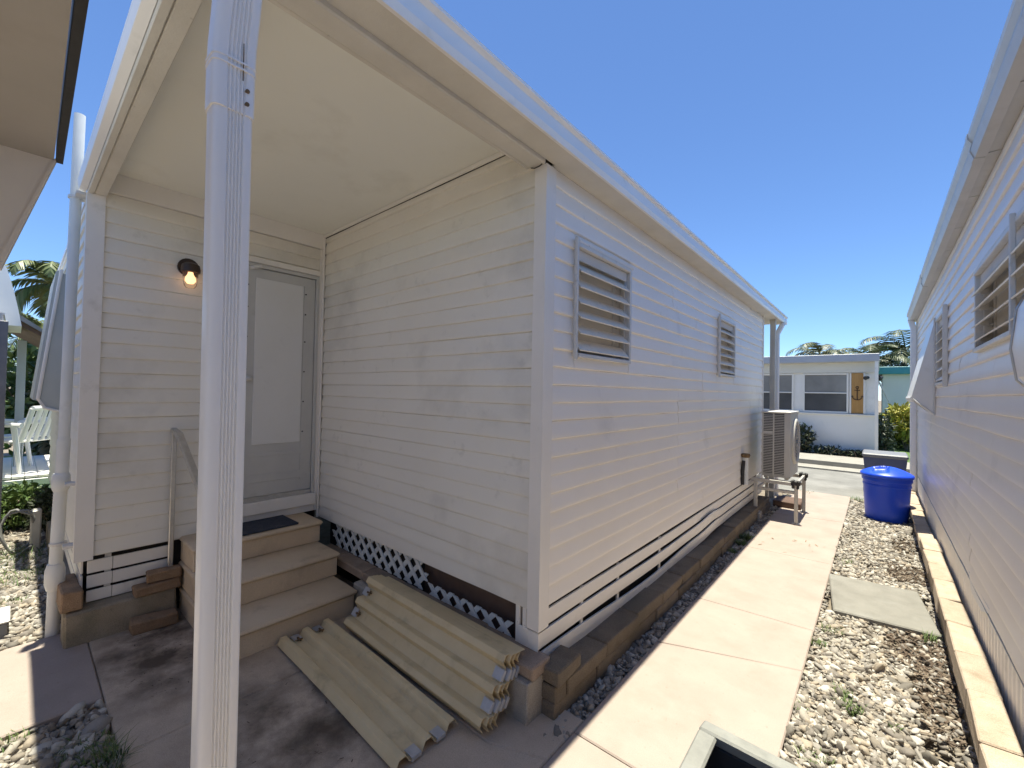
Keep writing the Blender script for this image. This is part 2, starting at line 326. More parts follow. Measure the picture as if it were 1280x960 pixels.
def siding_wall(parent, material, p0, u, n, length, z0, z1, openings=(), seams=None):
    zb = z0; row = 0
    while zb < z1-0.01:
        top = min(PITCH, z1-zb)
        cuts = [0.0, length] + [s for s in (seams(row, zb) if seams else [])]
        for (a, b, c, d) in openings:
            if zb < d and zb+PITCH > c: cuts += [a, b]
        cuts = sorted(cuts)
        for a, b in zip(cuts, cuts[1:]):
            mid = (a+b)/2; spans = [(0.0, top)]
            for (oa, ob, oc, od) in openings:
                if oa < mid < ob:
                    new = []
                    for s0, s1 in spans:
                        lo, hi = oc-zb, od-zb
                        if hi <= s0 or lo >= s1: new.append((s0, s1)); continue
                        if lo > s0: new.append((s0, lo))
                        if hi < s1: new.append((hi, s1))
                    spans = new
            for s0, s1 in spans:
                siding_piece(parent, material, p0, u, n, a+0.002, b-0.002, zb, s0, s1)
        zb += PITCH; row += 1

XH = -3.68        # wall of the trailer, faces +X
XW = -1.292       # long wall of the addition, faces +X
YW = 1.737        # end wall of the addition, faces -Y
YE = 0.275        # end wall of the trailer, faces -Y
XR = 0.45         # wall of the house on the right, faces -X

# ------------------------------------------------------------------ ground, road, path, porch
g = MB(); g.add([(-400,-400,-0.075),(400,-400,-0.075),(400,400,-0.075),(-400,400,-0.075)], [(0,1,2,3)])
tag(g.build('ground', M_soil), kind='structure')
g = MB(); g.box(-60,60,8.56,11.5,-0.2,-0.03); tag(g.build('road', M_road), kind='structure')
g = MB(); g.box(-60,60,11.5,12.05,-0.2,0.0); g.box(-60,60,12.05,13.35,-0.2,0.10); tag(g.build('road_kerb', M_kerb), kind='structure')
g = MB(); g.box(0.15,40,13.36,60,-0.2,0.06); tag(g.build('lawn', M_lawn), kind='structure')
g = MB(); g.box(-40,0.149,13.36,14.4,-0.2,0.08); tag(g.build('planting_bed', M_soil), kind='structure')
g = MB(); g.box(-14,-7.0,-1.4,2.6,-0.2,-0.03); tag(g.build('left_lawn', M_lawn), kind='structure')

def slab(parent, name, poly, zt, zb, material, c=0.006, nojit=False):
    m = MB(); n = len(poly)
    cx = sum(p[0] for p in poly)/n; cyy = sum(p[1] for p in poly)/n
    def inset(p, d):
        v = Vector((cx-p[0], cyy-p[1])); v = Vector((math.copysign(1, v.x), math.copysign(1, v.y)))*d; return (p[0]+v.x, p[1]+v.y)
    vs = [(*p, zb) for p in poly] + [(*p, zt-c) for p in poly] + [(*inset(p, c), zt) for p in poly]
    fs = [tuple(range(2*n, 3*n))]
    for i in range(n):
        j = (i+1) % n; fs += [(i, j, n+j, n+i), (n+i, n+j, 2*n+j, 2*n+i)]
    return m.add(vs, fs).build(name, material, parent)
path = bpy.data.objects.new('path', None); COL.objects.link(path); ORG[path] = Vector((0,0,0)); tag(path, kind='structure')
PL, PR = -1.052, -0.318
js = [(-3.0,-3.0),(-0.4,-0.4),(1.705,1.715),(2.66,2.94),(3.44,3.49),(4.95,4.98),(6.62,6.75),(8.56,8.56)]
for (a0,a1),(b0,b1) in zip(js, js[1:]):
    e = 0.0025
    slab(path, 'path_slab', [(PL,a0+e),(PR,a1+e),(PR+random.uniform(-.004,.004),b1-e),(PL,b0-e)], random.uniform(-0.0015,0.0015), -0.1, M_path)
porch = bpy.data.objects.new('porch_floor', None); COL.objects.link(porch); ORG[porch] = Vector((0,0,0)); tag(porch, kind='structure')
slab(porch, 'porch_slab', [(-2.39,0.325),(-1.056,0.325),(-1.056,1.50),(-1.30,1.40),(-2.39,1.40)], -0.003, -0.1, M_porch)
slab(porch, 'porch_slab', [(-2.39,1.402),(-1.302,1.402),(-1.057,1.502),(-1.057,1.80),(-2.39,1.80)], -0.004, -0.1, M_porch)
slab(porch, 'porch_slab', [(-3.7,0.325),(-2.393,0.325),(-2.393,1.80),(-3.7,1.80)], -0.003, -0.1, M_porch)
slab(porch, 'walk_slab', [(-2.898,-3.0),(-1.056,-3.0),(-1.056,-0.42),(-2.898,-0.42)], -0.004, -0.1, M_path)  # unseen slab, added to bounce sunlight towards the porch
slab(porch, 'walk_slab', [(-3.84,-3.0),(-2.90,-3.0),(-2.90,0.321),(-3.84,0.321)], -0.003, -0.1, M_path)

# ------------------------------------------------------------------ the trailer on the left, its wall with the door
home = thing('mobile_home', (XH, YE, 0), 'white clapboard mobile home wall with the door under the porch roof', 'mobile home')
hw = part_empty('wall', home)
DY0, DY1, DZ0, DZ1 = 0.93, 1.69, 0.56, 2.515
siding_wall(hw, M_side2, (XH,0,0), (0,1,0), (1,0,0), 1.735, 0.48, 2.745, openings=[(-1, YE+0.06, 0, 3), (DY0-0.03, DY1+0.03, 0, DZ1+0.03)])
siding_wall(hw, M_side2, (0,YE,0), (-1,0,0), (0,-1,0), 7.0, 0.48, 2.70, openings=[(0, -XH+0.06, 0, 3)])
b = MB(); b.box(XH-3.3, XH-0.02, YE+0.02, 9.0, 0.49, 2.75); b.build('core', M_trim, hw)
b = MB(); b.prism([(XH+0.022,YE-0.022,0.465),(XH+0.022,YE+0.062,0.465),(XH-0.01,YE+0.062,0.465),(XH-0.01,YE+0.012,0.465),(XH-0.062,YE+0.012,0.465),(XH-0.062,YE-0.022,0.465)], (0,0,2.25))
b.build('corner_trim', M_trim, home)
b = MB(); b.box(XH+0.001, XH+0.02, YW-0.045, YW-0.016, 0.5, 2.745); b.build('corner_trim', M_trim, home)
b = MB(); b.box(XH-0.01, XH+0.03, YE+0.07, YW-0.0135, 2.748, 2.8725); b.build('header_board', M_trim, home)
b = MB(); b.box(XH-3.35, XH-0.02, YE-0.005, 9.05, 2.76, 2.80); b.build('roof', M_fascia, home)
# skirting slats and dark gap behind
b = MB(); b.box(XH-3.2, XH-0.06, YE+0.05, 1.73, 0.03, 0.488); b.build('crawl_space', M_dark, home)  # near-black box: shade of the void behind the slats put into its colour
for k, (z0, z1) in enumerate([(0.375,0.452),(0.285,0.36),(0.20,0.268)]):
    b = MB(); b.rbox(XH-0.02, XH-0.008, YE+0.04, 0.43, z0, z1, 0.002); b.build('skirting_slat', M_trim, home)
    b = MB(); b.rbox(XH-0.021, XH-0.009, 0.4325, 0.72, z0-0.002, z1-0.002, 0.002); b.build('skirting_slat', M_trim, home)
    b = MB(); b.box(XH-0.03, XH-0.0215, 0.395, 0.425, z1, z1+0.02); b.build('slat_bracket', M_frame, home)
    b = MB(); b.rbox(XH-3.2, XH-0.03, YE+0.012, YE+0.024, z0, z1, 0.002); b.build('skirting_slat', M_trim, home)
# door
door = MB().rbox(XH-0.015, XH+0.012, DY0, DY1-0.035, 0.69, 2.47, 0.004).build('door', M_door, home)
b = MB(); b.rbox(XH-0.012, XH+0.022, DY1-0.032, DY1-0.006, 0.60, 2.50, 0.003); b.rbox(XH-0.012, XH+0.022, DY0-0.03, DY0-0.003, 0.60, 2.50, 0.003)
b.rbox(XH-0.012, XH+0.0215, DY0-0.03, DY1-0.006, 2.475, 2.505, 0.003); b.build('door_frame', M_door, home)
b = MB(); b.rbox(XH-0.01, XH+0.028, DY0-0.03, DY1-0.004, 2.508, 2.55, 0.004); b.build('door_head_trim', M_trim, home)
b = MB(); b.rbox(XH-0.01, XH+0.018, DY1-0.003, DY1+0.026, 0.5, 2.555, 0.003); b.rbox(XH-0.01, XH+0.018, DY0-0.06, DY0-0.033, 0.5, 2.555, 0.003); b.build('door_side_trim', M_trim, home)
b = MB(); b.rbox(XH-0.02, XH+0.05, DY0-0.03, DY1-0.004, 0.56, 0.655, 0.004); b.build('threshold', M_trim, home)
b = MB(); b.rbox(XH-0.02, XH+0.02, DY0-0.03, DY1-0.004, 0.5, 0.557, 0.002); b.build('threshold_riser', M_trim, home)
b = MB(); b.rbox(XH-0.02, XH+0.026, DY0, DY1-0.036, 0.656, 0.69, 0.003); b.build('door_sill', M_alu, home)
b = MB(); b.rbox(XH+0.012, XH+0.020, 1.195, 1.555, 1.095, 2.395, 0.003); b.build('door_panel', M_panel, door)
b = MB()
for yy in (1.125, 1.58):
    b.rbox(XH+0.012, XH+0.016, yy-0.018, yy+0.018, 0.78, 2.40, 0.002)
b.build('screen_rail', M_door, door)
b = MB(); b.rbox(XH+0.012, XH+0.0165, 1.165, 1.60, 0.80, 0.86, 0.002); b.rbox(XH+0.012, XH+0.0165, 1.165, 1.60, 1.0, 1.03, 0.002); b.build('kick_rail', M_door, door)
for yy in (1.14, 1.575):
    for zz in (1.18, 1.43, 1.68, 1.93, 2.16, 2.33): MB().tube([(XH+0.013,yy,zz),(XH+0.021,yy,zz)], 0.006, 8).build('screw', M_black, door)
b = MB(); b.tube([(XH+0.012,1.155,1.61),(XH+0.03,1.155,1.61),(XH+0.045,1.155,1.61),(XH+0.062,1.155,1.61),(XH+0.07,1.155,1.61)], [0.018,0.012,0.024,0.024,0.012], 14); auto_smooth(b.build('door_knob', M_alu, door))
b = MB(); b.tube([(XH+0.014,1.15,2.46),(XH+0.05,1.17,2.465),(XH+0.05,1.22,2.48)], 0.014, 8); b.build('door_closer', M_frame, door)
# concrete kerb under the trailer
b = MB(); b.rbox(-3.78,-3.585,0.215,0.745,-0.06,0.19,0.012,0.006); b.rbox(-6.2,-3.785,0.235,0.35,-0.06,0.185,0.012,0.006)
tag(b.build('concrete_kerb', M_conc, loc=(-3.68,0.5,0)), 'mossy stained concrete kerb under the mobile home wall', 'kerb')
LB = [((-3.98,-3.60,0.20,0.295,0.195,0.315),0.03,'dark weathered brick standing at the corner beside the white drain pipe'),
      ((-3.64,-3.555,0.52,0.76,0.193,0.255),0.03,'brown brick on the concrete kerb, lower of two stacked'),
      ((-3.645,-3.56,0.585,0.765,0.258,0.325),-0.05,'brown brick on top of another brick beside the steps'),
      ((-3.56,-3.46,0.50,0.735,0.0,0.075),-0.08,'brown brick lying on the porch floor below the concrete kerb')]
for bb, r, lab in LB:
    o = MB().rbox(*bb, 0.008, 0.006, r); o = o.build('loose_brick', M_tbrick, loc=((bb[0]+bb[1])/2,(bb[2]+bb[3])/2,bb[4])); tag(o, lab, 'brick', 'loose bricks by the trailer corner')
# drain pipe at the trailer corner
pp = thing('drain_pipe', (-3.86,0.215,0), 'white plastic vent pipe rising past the roof at the trailer corner', 'pipe')
b = MB(); b.tube([(-3.86,0.185,-0.05),(-3.86,0.19,0.45),(-3.855,0.205,1.2)], 0.031, 16); auto_smooth(b.build('lower_pipe', M_pvc, pp))
b = MB(); b.tube([(-3.855,0.205,1.2),(-3.85,0.222,3.25)], 0.027, 16); auto_smooth(b.build('upper_pipe', M_pvc, pp))
b = MB(); b.tube([(-3.857,0.199,0.88),(-3.857,0.199,0.90),(-3.857,0.199,0.97),(-3.857,0.199,0.985)], [0.036,0.042,0.042,0.036], 16); auto_smooth(b.build('coupling', M_pvc, pp))
b = MB(); b.tube([(-3.86,0.188,0.27),(-3.86,0.188,0.31),(-3.86,0.188,0.39),(-3.86,0.188,0.43)], [0.036,0.046,0.046,0.036], 16); auto_smooth(b.build('cleanout_joint', M_pvc, pp))
for z in (0.55, 0.93, 2.72):
    b = MB(); yp = 0.19+0.012*z; b.tube([(-3.857,yp,z-0.008),(-3.857,yp,z+0.008)], 0.041, 14); b.box(-3.80,-3.72,0.21,0.28,z-0.008,z+0.008); b.build('pipe_strap', M_frame, pp)
# grey awning on the trailer end
aw = thing('window_awning', (-5.5,0.27,1.3), 'grey blue hinged window awning on the end of the mobile home', 'awning')
b = MB(); b.prism([(-5.4,0.262,2.5),(-5.4,0.235,2.5),(-5.4,0.135,1.42),(-5.4,0.16,1.34),(-5.4,0.262,1.31)], (-0.02,0,0)); b.build('cheek', M_awng, aw)
b = MB(); b.prism([(-5.421,0.235,2.53),(-5.421,0.205,2.52),(-5.421,0.095,1.40),(-5.421,0.125,1.39)], (-1.0,0,0)); b.build('panel', M_awng, aw)
b = MB(); b.tube([(-5.39,0.235,2.53),(-5.39,0.125,1.41),(-5.39,0.165,1.33),(-5.39,0.25,1.30)], 0.012, 8); b.build('edge_trim', M_trim, aw)

# ------------------------------------------------------------------ steps, mat, handrail
st = thing('porch_steps', (-3.2,1.2,0), 'tan painted concrete steps of three treads up to the door', 'steps')
SY0 = 0.765
for xe, zt, zb, y1, nm in [(-2.715,0.165,0.0,1.575,'bottom_step'),(-3.01,0.335,0.166,1.60,'middle_step'),(-3.325,0.50,0.336,1.615,'landing')]:
    p = MB().rbox(XH+0.002, xe-0.03, SY0+0.012, y1-0.012, zb if zb else -0.02, zt-0.036, 0.005).build(nm, M_step, st)
    b = MB(); b.rbox(XH+0.002, xe, SY0, y1, zt-0.035, zt, 0.014); auto_smooth(b.build('tread', M_step, p), 50)
dm = MB().rbox(-3.655,-3.355,1.00,1.44,0.502,0.514,0.005,0.003); tag(dm.build('doormat', M_mat, loc=(-3.5,1.2,0.5)), 'dark navy doormat on the top step below the door', 'doormat')
hr = thing('handrail', (-3.63,0.71,0.22), 'bent aluminium handrail beside the porch steps', 'handrail')
b = MB(); b.rbox(-3.645,-3.62,0.698,0.726,0.22,1.235,0.004); b.build('upright', M_alu, hr)
b = MB(); b.prism([(-3.67,0.697,1.24),(-3.67,0.697,1.255),(-3.50,0.70,1.235),(-2.75,0.715,0.80),(-2.75,0.715,0.755),(-3.51,0.70,1.19)], (0.0,0.03,0.0)); b.build('top_rail', M_alu, hr)
b = MB(); b.rbox(-2.78,-2.755,0.715,0.74,0.0,0.80,0.004); b.build('upright', M_alu, hr)

# wall lamp
lp = thing('wall_lamp', (XH+0.02,0.765,2.3), 'lit bronze jar lamp on the wall beside the door', 'lamp')
b = MB(); b.tube([(XH+0.01,0.765,2.37),(XH+0.028,0.765,2.37)], 0.062, 20); b.tube([(XH+0.026,0.765,2.37),(XH+0.075,0.765,2.365)], 0.02, 12); b.build('back_plate', M_lampmetal, lp)
b = MB(); b.lathe([(0.0,0.045),(0.03,0.043),(0.05,0.03),(0.056,0.0),(0.054,-0.02),(0.048,-0.022),(0.046,0.0)][::-1], (XH+0.085,0.765,2.345), 24); auto_smooth(b.build('hood', M_lampmetal, lp))
mg = bpy.data.materials.new('lamp_glass'); mg.use_nodes = True
q = mg.node_tree.nodes['Principled BSDF']; q.inputs['Transmission Weight'].default_value = 0.95; q.inputs['Roughness'].default_value = 0.15; q.inputs['IOR'].default_value = 1.2; q.inputs['Base Color'].default_value = (1,0.97,0.92,1)
b = MB(); b.lathe([(0.0,-0.13),(0.025,-0.127),(0.036,-0.11),(0.043,-0.06),(0.045,-0.022)], (XH+0.085,0.765,2.345), 24); auto_smooth(b.build('jar', mg, lp), 60)
M_bulb = mat('glowing_bulb', (1,0.8,0.55), emit=((1.0,0.55,0.25), 1.1))
b = MB(); b.lathe([(0.0,-0.10),(0.016,-0.096),(0.026,-0.078),(0.024,-0.055),(0.014,-0.035),(0.012,-0.02)], (XH+0.085,0.765,2.345), 20); auto_smooth(b.build('bulb', M_bulb, lp), 60)

# ------------------------------------------------------------------ the addition: walls, windows, roof over porch
ad = thing('house_addition', (XW,YW,0), 'long white clapboard addition with flat roof reaching over the porch', 'house')
W1 = (2.012, 2.692, 1.76, 2.375); W2 = (4.79, 5.46, 1.77, 2.365)
YF = 7.08
lw = part_empty('long_wall', ad)
def seams(row, z):
    if 0.62 < z < 1.42: return [3.65 + 0.006*(row % 2)]
    if z < 0.62: return [4.35]
    if 1.42 <= z < 1.7: return [3.66, 4.3] if row % 2 else [4.30]
    if z > 2.4: return [3.5 if row % 2 else 4.2, 6.3]
    return [3.5 if row % 3 else 4.1]
siding_wall(lw, M_side, (XW,0,0), (0,1,0), (1,0,0), YF, 0.453, 2.725, openings=[(-1, YW+0.062, 0, 3), W1, W2], seams=seams)
ew = part_empty('end_wall', ad)
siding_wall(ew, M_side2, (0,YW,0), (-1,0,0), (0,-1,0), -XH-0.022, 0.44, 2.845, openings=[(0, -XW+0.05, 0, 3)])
b = MB(); b.box(XH+0.021, XW-0.004, YW+0.004, YF-0.004, 0.46, W1[2]-0.02); b.box(XH+0.021, XW-0.004, YW+0.004, W1[0]-0.02, W1[2]-0.019, 2.795)
b.box(XH+0.021, XW-0.004, W1[1]+0.02, W2[0]-0.02, W1[2]-0.019, 2.795); b.box(XH+0.021, XW-0.004, W2[1]+0.02, YF-0.004, W1[2]-0.019, 2.795)
b.box(XH+0.021, XW-0.10, W1[0]-0.019, W2[1]+0.019, W1[2]-0.018, 2.793)
b.box(XW-0.0995, XW-0.0041, W1[0]-0.019, W2[1]+0.019, W1[3]+0.02, 2.792); b.box(XH-0.015, XW-0.004, YW+0.0005, YW+0.0039, 2.70, 2.8995); b.build('core', M_dark, ad)
b = MB(); z0 = 0.356
b.prism([(XW+0.02,YW-0.02,z0),(XW+0.02,YW+0.064,z0),(XW-0.006,YW+0.064,z0),(XW-0.006,YW+0.006,z0),(XW-0.055,YW+0.006,z0),(XW-0.055,YW-0.02,z0)], (0,0,2.705-z0)); b.build('corner_trim', M_trim, ad)
b = MB(); b.rbox(XW-0.02, XW+0.022, YF-0.005, YF+0.03, 0.35, 2.72, 0.003); b.build('corner_trim', M_trim, ad)
b = MB(); b.rbox(XH+0.0305, XW-0.06, YW-0.03, YW-0.0145, 2.848, 2.8728, 0.003); b.build('top_trim', M_trim, ad)
b = MB(); b.rbox(XH+0.0215, XH+0.04, YW-0.03, YW-0.0145, 0.44, 2.846, 0.003); b.build('corner_bead', M_trim, ad)
# jalousie windows
def jalousie(parent, plane, sgn, y0, y1, z0, z1, nslat, reach=0.055, tilt=46, first=True):
    w = part_empty('window', parent)
    X = lambda d: plane + sgn*d
    def bx(m, d0, d1, a, b_, c, d, ch=0.003): m.rbox(X(d0), X(d1), a, b_, c, d, ch)
    m = MB(); bx(m,-0.02,0.024,y0-0.012,y0+0.014,z0-0.012,z1+0.012); bx(m,-0.02,0.024,y1-0.014,y1+0.012,z0-0.012,z1+0.012)
    bx(m,-0.02,0.03,y0+0.0145,y1-0.0145,z1-0.012,z1+0.014); bx(m,-0.02,0.034,y0+0.0145,y1-0.0145,z0-0.014,z0+0.010); m.build('frame', M_frame, w)
    m = MB(); bx(m,-0.050,-0.045,y0-0.01,y1+0.01,z0-0.01,z1+0.01,0.001); m.build('screen', M_screen, w)
    m = MB(); bx(m,-0.044,-0.01,y0+0.0146,y0+0.03,z0+0.012,z1-0.014,0.002); m.build('jamb', M_frame, w)
    m = MB(); bx(m,-0.044,-0.01,y1-0.03,y1-0.0146,z0+0.012,z1-0.014,0.002); m.build('jamb', M_frame, w)
    # fixed strip at the head
    m = MB(); bx(m,-0.006,0.004,y0+0.031,y1-0.031,z1-0.075,z1-0.014,0.002); m.build('head_pane', M_screen, w)
    pitch = (z1-z0-0.085)/nslat; L = pitch*1.0; a = math.radians(tilt)
    for k in range(nslat):
        zt = z1-0.078-k*pitch
        t = a + random.uniform(-0.05, 0.05)
        dx, dz = L*math.cos(t), L*math.sin(t)
        q = [(X(-0.028), zt), (X(-0.028+dx), zt-dz), (X(-0.028+dx)-sgn*0.004*math.sin(t), zt-dz-0.0065), (X(-0.028)-sgn*0.004*math.sin(t), zt-0.0065)]
        m = MB(); m.prism([(x, y0+0.032, z) for x, z in q], (0, y1-y0-0.064, 0)); m.build('louvre_slat', M_slat, w)
    m = MB()
    for k in range(nslat):
        zt = z1-0.078-k*pitch
        for yy in (y0+0.085, y1-0.085):
            m.box(X(-0.0445), X(-0.03), yy-0.03 if yy < (y0+y1)/2 else yy-0.006, yy+0.03 if yy < (y0+y1)/2 else yy+0.006, zt-0.055, zt-0.045)
        for yy in (y0+0.0305, y1-0.0405): m.box(X(-0.03), X(0.006), yy, yy+0.01, zt-0.05, zt-0.02)
    tag(m.build('operator_clips', M_frame, w), kind='stuff')
    m = MB(); bx(m, -0.0445, -0.038, y1-0.135, y1-0.12, z0+0.02, z1-0.08, 0.001); m.build('operator_bar', M_frame, w)
    return w
w1 = jalousie(ad, XW, 1, *W1, 6)
w2 = jalousie(ad, XW, 1, *W2, 6)
b = MB(); b.rbox(XW+0.025, XW+0.045, W1[0]-0.03, W1[0]-0.013, W1[2]-0.03, W1[3]+0.035, 0.003); b.build('side_channel', M_frame, w1)
b = MB(); b.rbox(XW+0.0145, XW+0.028, W1[0]-0.02, W1[1]+0.03, W1[3]+0.0145, W1[3]+0.03, 0.003); b.build('drip_cap', M_slat, w1)
b = MB(); b.rbox(XW+0.025, XW+0.045, W2[0]-0.03, W2[0]-0.013, W2[2]-0.03, W2[3]+0.035, 0.003); b.build('side_channel', M_frame, w2)
# skirting slats of the long wall
b = MB(); b.box(XH+0.03, XW-0.05, YW+0.1, YF-0.02, -0.05, 0.455); b.build('crawl_space', M_dark, ad)  # solid box, its black colour standing in for the unlit void
def sl1(y): return 0.438 - 0.008*math.exp(-((y-3.4)/0.9)**2)
def sl2(y): return 0.343 - 0.02*math.exp(-((y-3.3)/0.8)**2) + 0.035*math.exp(-((y-4.55)/0.3)**2)
def sl3(y): return 0.246 - 0.055*math.exp(-((y-3.1)/0.85)**2) + 0.03*math.exp(-((y-4.6)/0.3)**2)
def strip(y0, y1, fn, h, out):
    n = max(3, int((y1-y0)/0.12)); vs = []; fs = []
    for i in range(n+1):
        y = y0+(y1-y0)*i/n; zt = fn(y); o = out(y); bow = 0.002
        for dx, dz in ((-0.006,0),(0.004,0),(0.004+bow,-h*0.5),(0.004,-h),(-0.006,-h)): vs.append((XW+o+dx, y, zt+dz))
    for i in range(n):
        for j in range(4): a = i*5+j; fs.append((a, a+1, a+6, a+5))
    fs += [(0,1,2,3,4), tuple(range(n*5,n*5+5))[::-1]]
    return MB().add(vs, fs)
bulge = lambda y: 0.010 + 0.028*math.exp(-((y-4.5)/0.4)**2)
for fn, h, cuts in ((sl1,0.076,[YW+0.065,4.05,5.2,YF]),(sl2,0.078,[YW-0.015,4.62,5.6,YF]),(sl3,0.082,[YW-0.01,4.7,YF])):
    for a, c in zip(cuts, cuts[1:]):
        strip(a+0.002, c-0.002, fn, h, bulge if fn is not sl1 else (lambda y: 0.008)).build('skirting_slat', M_trim, ad)
b = MB()
for y in (2.15, 2.6, 3.3):
    b.box(XW-0.004, XW+0.006, y-0.012, y+0.012, 0.15, 0.44)
b.build('slat_bracket', M_frame, ad)
b = MB(); b.rbox(XW-0.115, XW-0.055, YW-0.012, YW-0.004, 0.252, 0.345, 0.002); b.rbox(XW-0.0549, XW+0.010, YW-0.0125, YW-0.0045, 0.252, 0.345, 0.002); b.build('skirting_corner', M_trim, ad)
for x in (-1.42,-1.375):
    b = MB(); b.rbox(x-0.014, x+0.014, YW-0.006, YW+0.012, 0.24, 0.45, 0.003); b.tube([(x,YW-0.010,0.35),(x,YW-0.004,0.35)], 0.006, 6); b.build('skirting_post', M_trim, ad)
b = MB(); b.box(-2.30,-1.36,YW+0.08,YW+0.10,0.0,0.44); b.build('backing_board', M_brown, ad)
# lattice panel
def lattice(x0, x1, z0, z1, ymid):
    lat = part_empty('lattice', ad); s2 = 0.118
    for sg in (1, -1):
        k = x0 - (z1-z0) - s2
        while k < x1 + (z1-z0):
            # line x = k + sg*(z - z0) (for sg=-1 it leans the other way)
            pts = []
            for z in (z0, z1):
                x = (k + (z-z0)) if sg > 0 else (k + (z1-z0) - (z-z0))
                pts.append([x, z])
            (xa, za), (xb, zb) = pts
            def clip(xa, za, xb, zb):
                for lim, gt in ((x0, True), (x1, False)):
                    ina = xa >= lim if gt else xa <= lim; inb = xb >= lim if gt else xb <= lim
                    if not ina and not inb: return None
                    if ina and not inb: t = (lim-xa)/(xb-xa); xb = lim; zb = za+(zb-za)*t
                    elif inb and not ina: t = (lim-xa)/(xb-xa); xa, za = lim, za+(zb-za)*t
                return xa, za, xb, zb
            c = clip(xa, za, xb, zb)
            if c and abs(c[0]-c[2]) > 0.01:
                xa, za, xb, zb = c; wv = 0.021
                y = ymid + (0.004 if sg > 0 else -0.004)
                m = MB(); m.prism([(xa-wv,y-0.0038,za),(xa+wv,y-0.0038,za),(xb+wv,y-0.0038,zb),(xb-wv,y-0.0038,zb)], (0,0.0076,0)); m.build('lattice_strip', M_pvc, lat)
            k += s2
lattice(-3.45,-2.22,0.245,0.425,YW+0.03)
lattice(-2.20,-1.45,0.235,0.315,YW+0.02)
# roof, ceiling, beams, fascia
YR0, YR1, XF = 0.235, 8.12, -1.135
b = MB(); b.box(XH-0.015, -1.30, YR0+0.03, YW+0.009, 2.8735, 2.90); b.build('ceiling', M_ceil, ad)
b = MB(); b.rbox(-1.37,-1.275,YR0+0.11,YW-0.022,2.70,2.872,0.006); b.build('side_beam', M_beam, ad)
b = MB(); b.rbox(-1.392,-1.372,YR0+0.11,YW-0.032,2.705,2.735,0.002); b.build('beam_strip', M_beam, ad)
b = MB(); b.rbox(XH-0.01,-1.275,0.287,0.342,2.715,2.872,0.004); b.build('front_beam', M_beam, ad)
b = MB(); b.rbox(XH-0.01,XF-0.03,0.255,0.285,2.712,2.86,0.004); b.build('front_fascia_board', M_beam, ad)
b = MB(); b.prism([(XH-0.06,YR0+0.018,2.73),(XH-0.06,YR0-0.012,2.74),(XH-0.06,YR0-0.02,2.80),(XH-0.06,YR0,2.885),(XH-0.06,YR0+0.018,2.885)], (XF-XH+0.055,0,0)); b.build('front_gutter', M_fascia, ad)
b = MB(); b.box(-1.274, XF-0.012, YR0+0.03, YW+0.05, 2.722, 2.735); b.box(XW+0.0, XF-0.012, YW+0.0505, YR1-0.03, 2.7225, 2.7345); b.build('soffit', M_beam, ad)
b = MB(); b.prism([(XF-0.01,YR0-0.02,2.712),(XF+0.004,YR0-0.02,2.712),(XF+0.012,YR0-0.02,2.74),(XF+0.004,YR0-0.02,2.805),(XF+0.02,YR0-0.02,2.818),(XF+0.02,YR0-0.02,2.832),(XF-0.01,YR0-0.02,2.832)], (0,YR1-YR0+0.02,0)); b.build('side_gutter', M_fascia, ad)
b = MB(); b.box(XH-0.05,-1.30,YR0+0.02,YW+0.01,2.901,2.925); b.prism([(-1.299,YR0+0.02,2.88),(XF-0.011,YR0+0.02,2.815),(XF-0.011,YR0+0.02,2.83),(-1.299,YR0+0.02,2.915)], (0,YW-YR0,0)); b.box(XH-0.05,XF-0.011,YW+0.0105,YR1-0.02,2.80,2.8305); tag(b.build('roof_deck', M_fascia, ad), kind='stuff')
b = MB(); b.box(XH, XF-0.02, YF+0.04, YR1-0.03, 2.737, 2.745); b.build('far_porch_ceiling', M_beam, ad)
b = MB(); b.rbox(-1.265,-1.195,7.52,7.59,0.0,2.72,0.004); b.build('far_post', M_beam, ad)
# little wire loop under the beam
b = MB(); b.tube([(-1.36,1.70,2.70),(-1.33,1.69,2.685),(-1.30,1.695,2.69),(-1.29,1.70,2.70)], 0.003, 6); b.build('loose_wire', M_black, ad)

# downspouts
def rib_section(w, d, ribs=True):
    """closed outline of a ribbed downspout: width along Y, depth along X, ribs on the +X face"""
    pts = []; r = 0.016
    def corner(cx, cyy, a0):
        for k in range(5): a = a0+math.pi/2*k/4; pts.append((cx+r*math.cos(a), cyy+r*math.sin(a)))
    corner(-d/2+r, -w/2+r, math.pi); corner(d/2-r, -w/2+r, -math.pi/2)
    if ribs:
        n = 41; y0, y1 = -w/2+r+0.010, w/2-r-0.004
        for i in range(n):
            t = i/(n-1); y = y0+(y1-y0)*t
            pts.append((d/2 - 0.0022*(1-math.cos(2*math.pi*5*t)), y))
    corner(d/2-r, w/2-r, 0); corner(-d/2+r, w/2-r, math.pi/2)
    return pts
def spout(parent, name, sec, path_, material):
    vs = []; fs = []; n = len(sec)
    for i, p in enumerate(path_):
        sc = p[3] if len(p) > 3 else 1.0
        for a, c in sec: vs.append((p[0]+a*sc, p[1]+c*sc, p[2]))
    for i in range(len(path_)-1):
        for k in range(n): k2 = (k+1) % n; fs.append((i*n+k, i*n+k2, (i+1)*n+k2, (i+1)*n+k))
    fs += [tuple(range(n))[::-1], tuple(range((len(path_)-1)*n, len(path_)*n))]
    return auto_smooth(MB().add(vs, fs).build(name, material, parent), 50)
ds = thing('downspout', (-1.14,0.30,0), 'ribbed white downspout standing at the near porch corner', 'downspout')
DX, DYc = -1.135, 0.309
spout(ds, 'pipe', rib_section(0.080,0.064), [(DX,DYc+0.006,0.0),(DX,DYc+0.004,0.8),(DX,DYc,1.6),(DX,DYc-0.004,2.235)], M_spout)
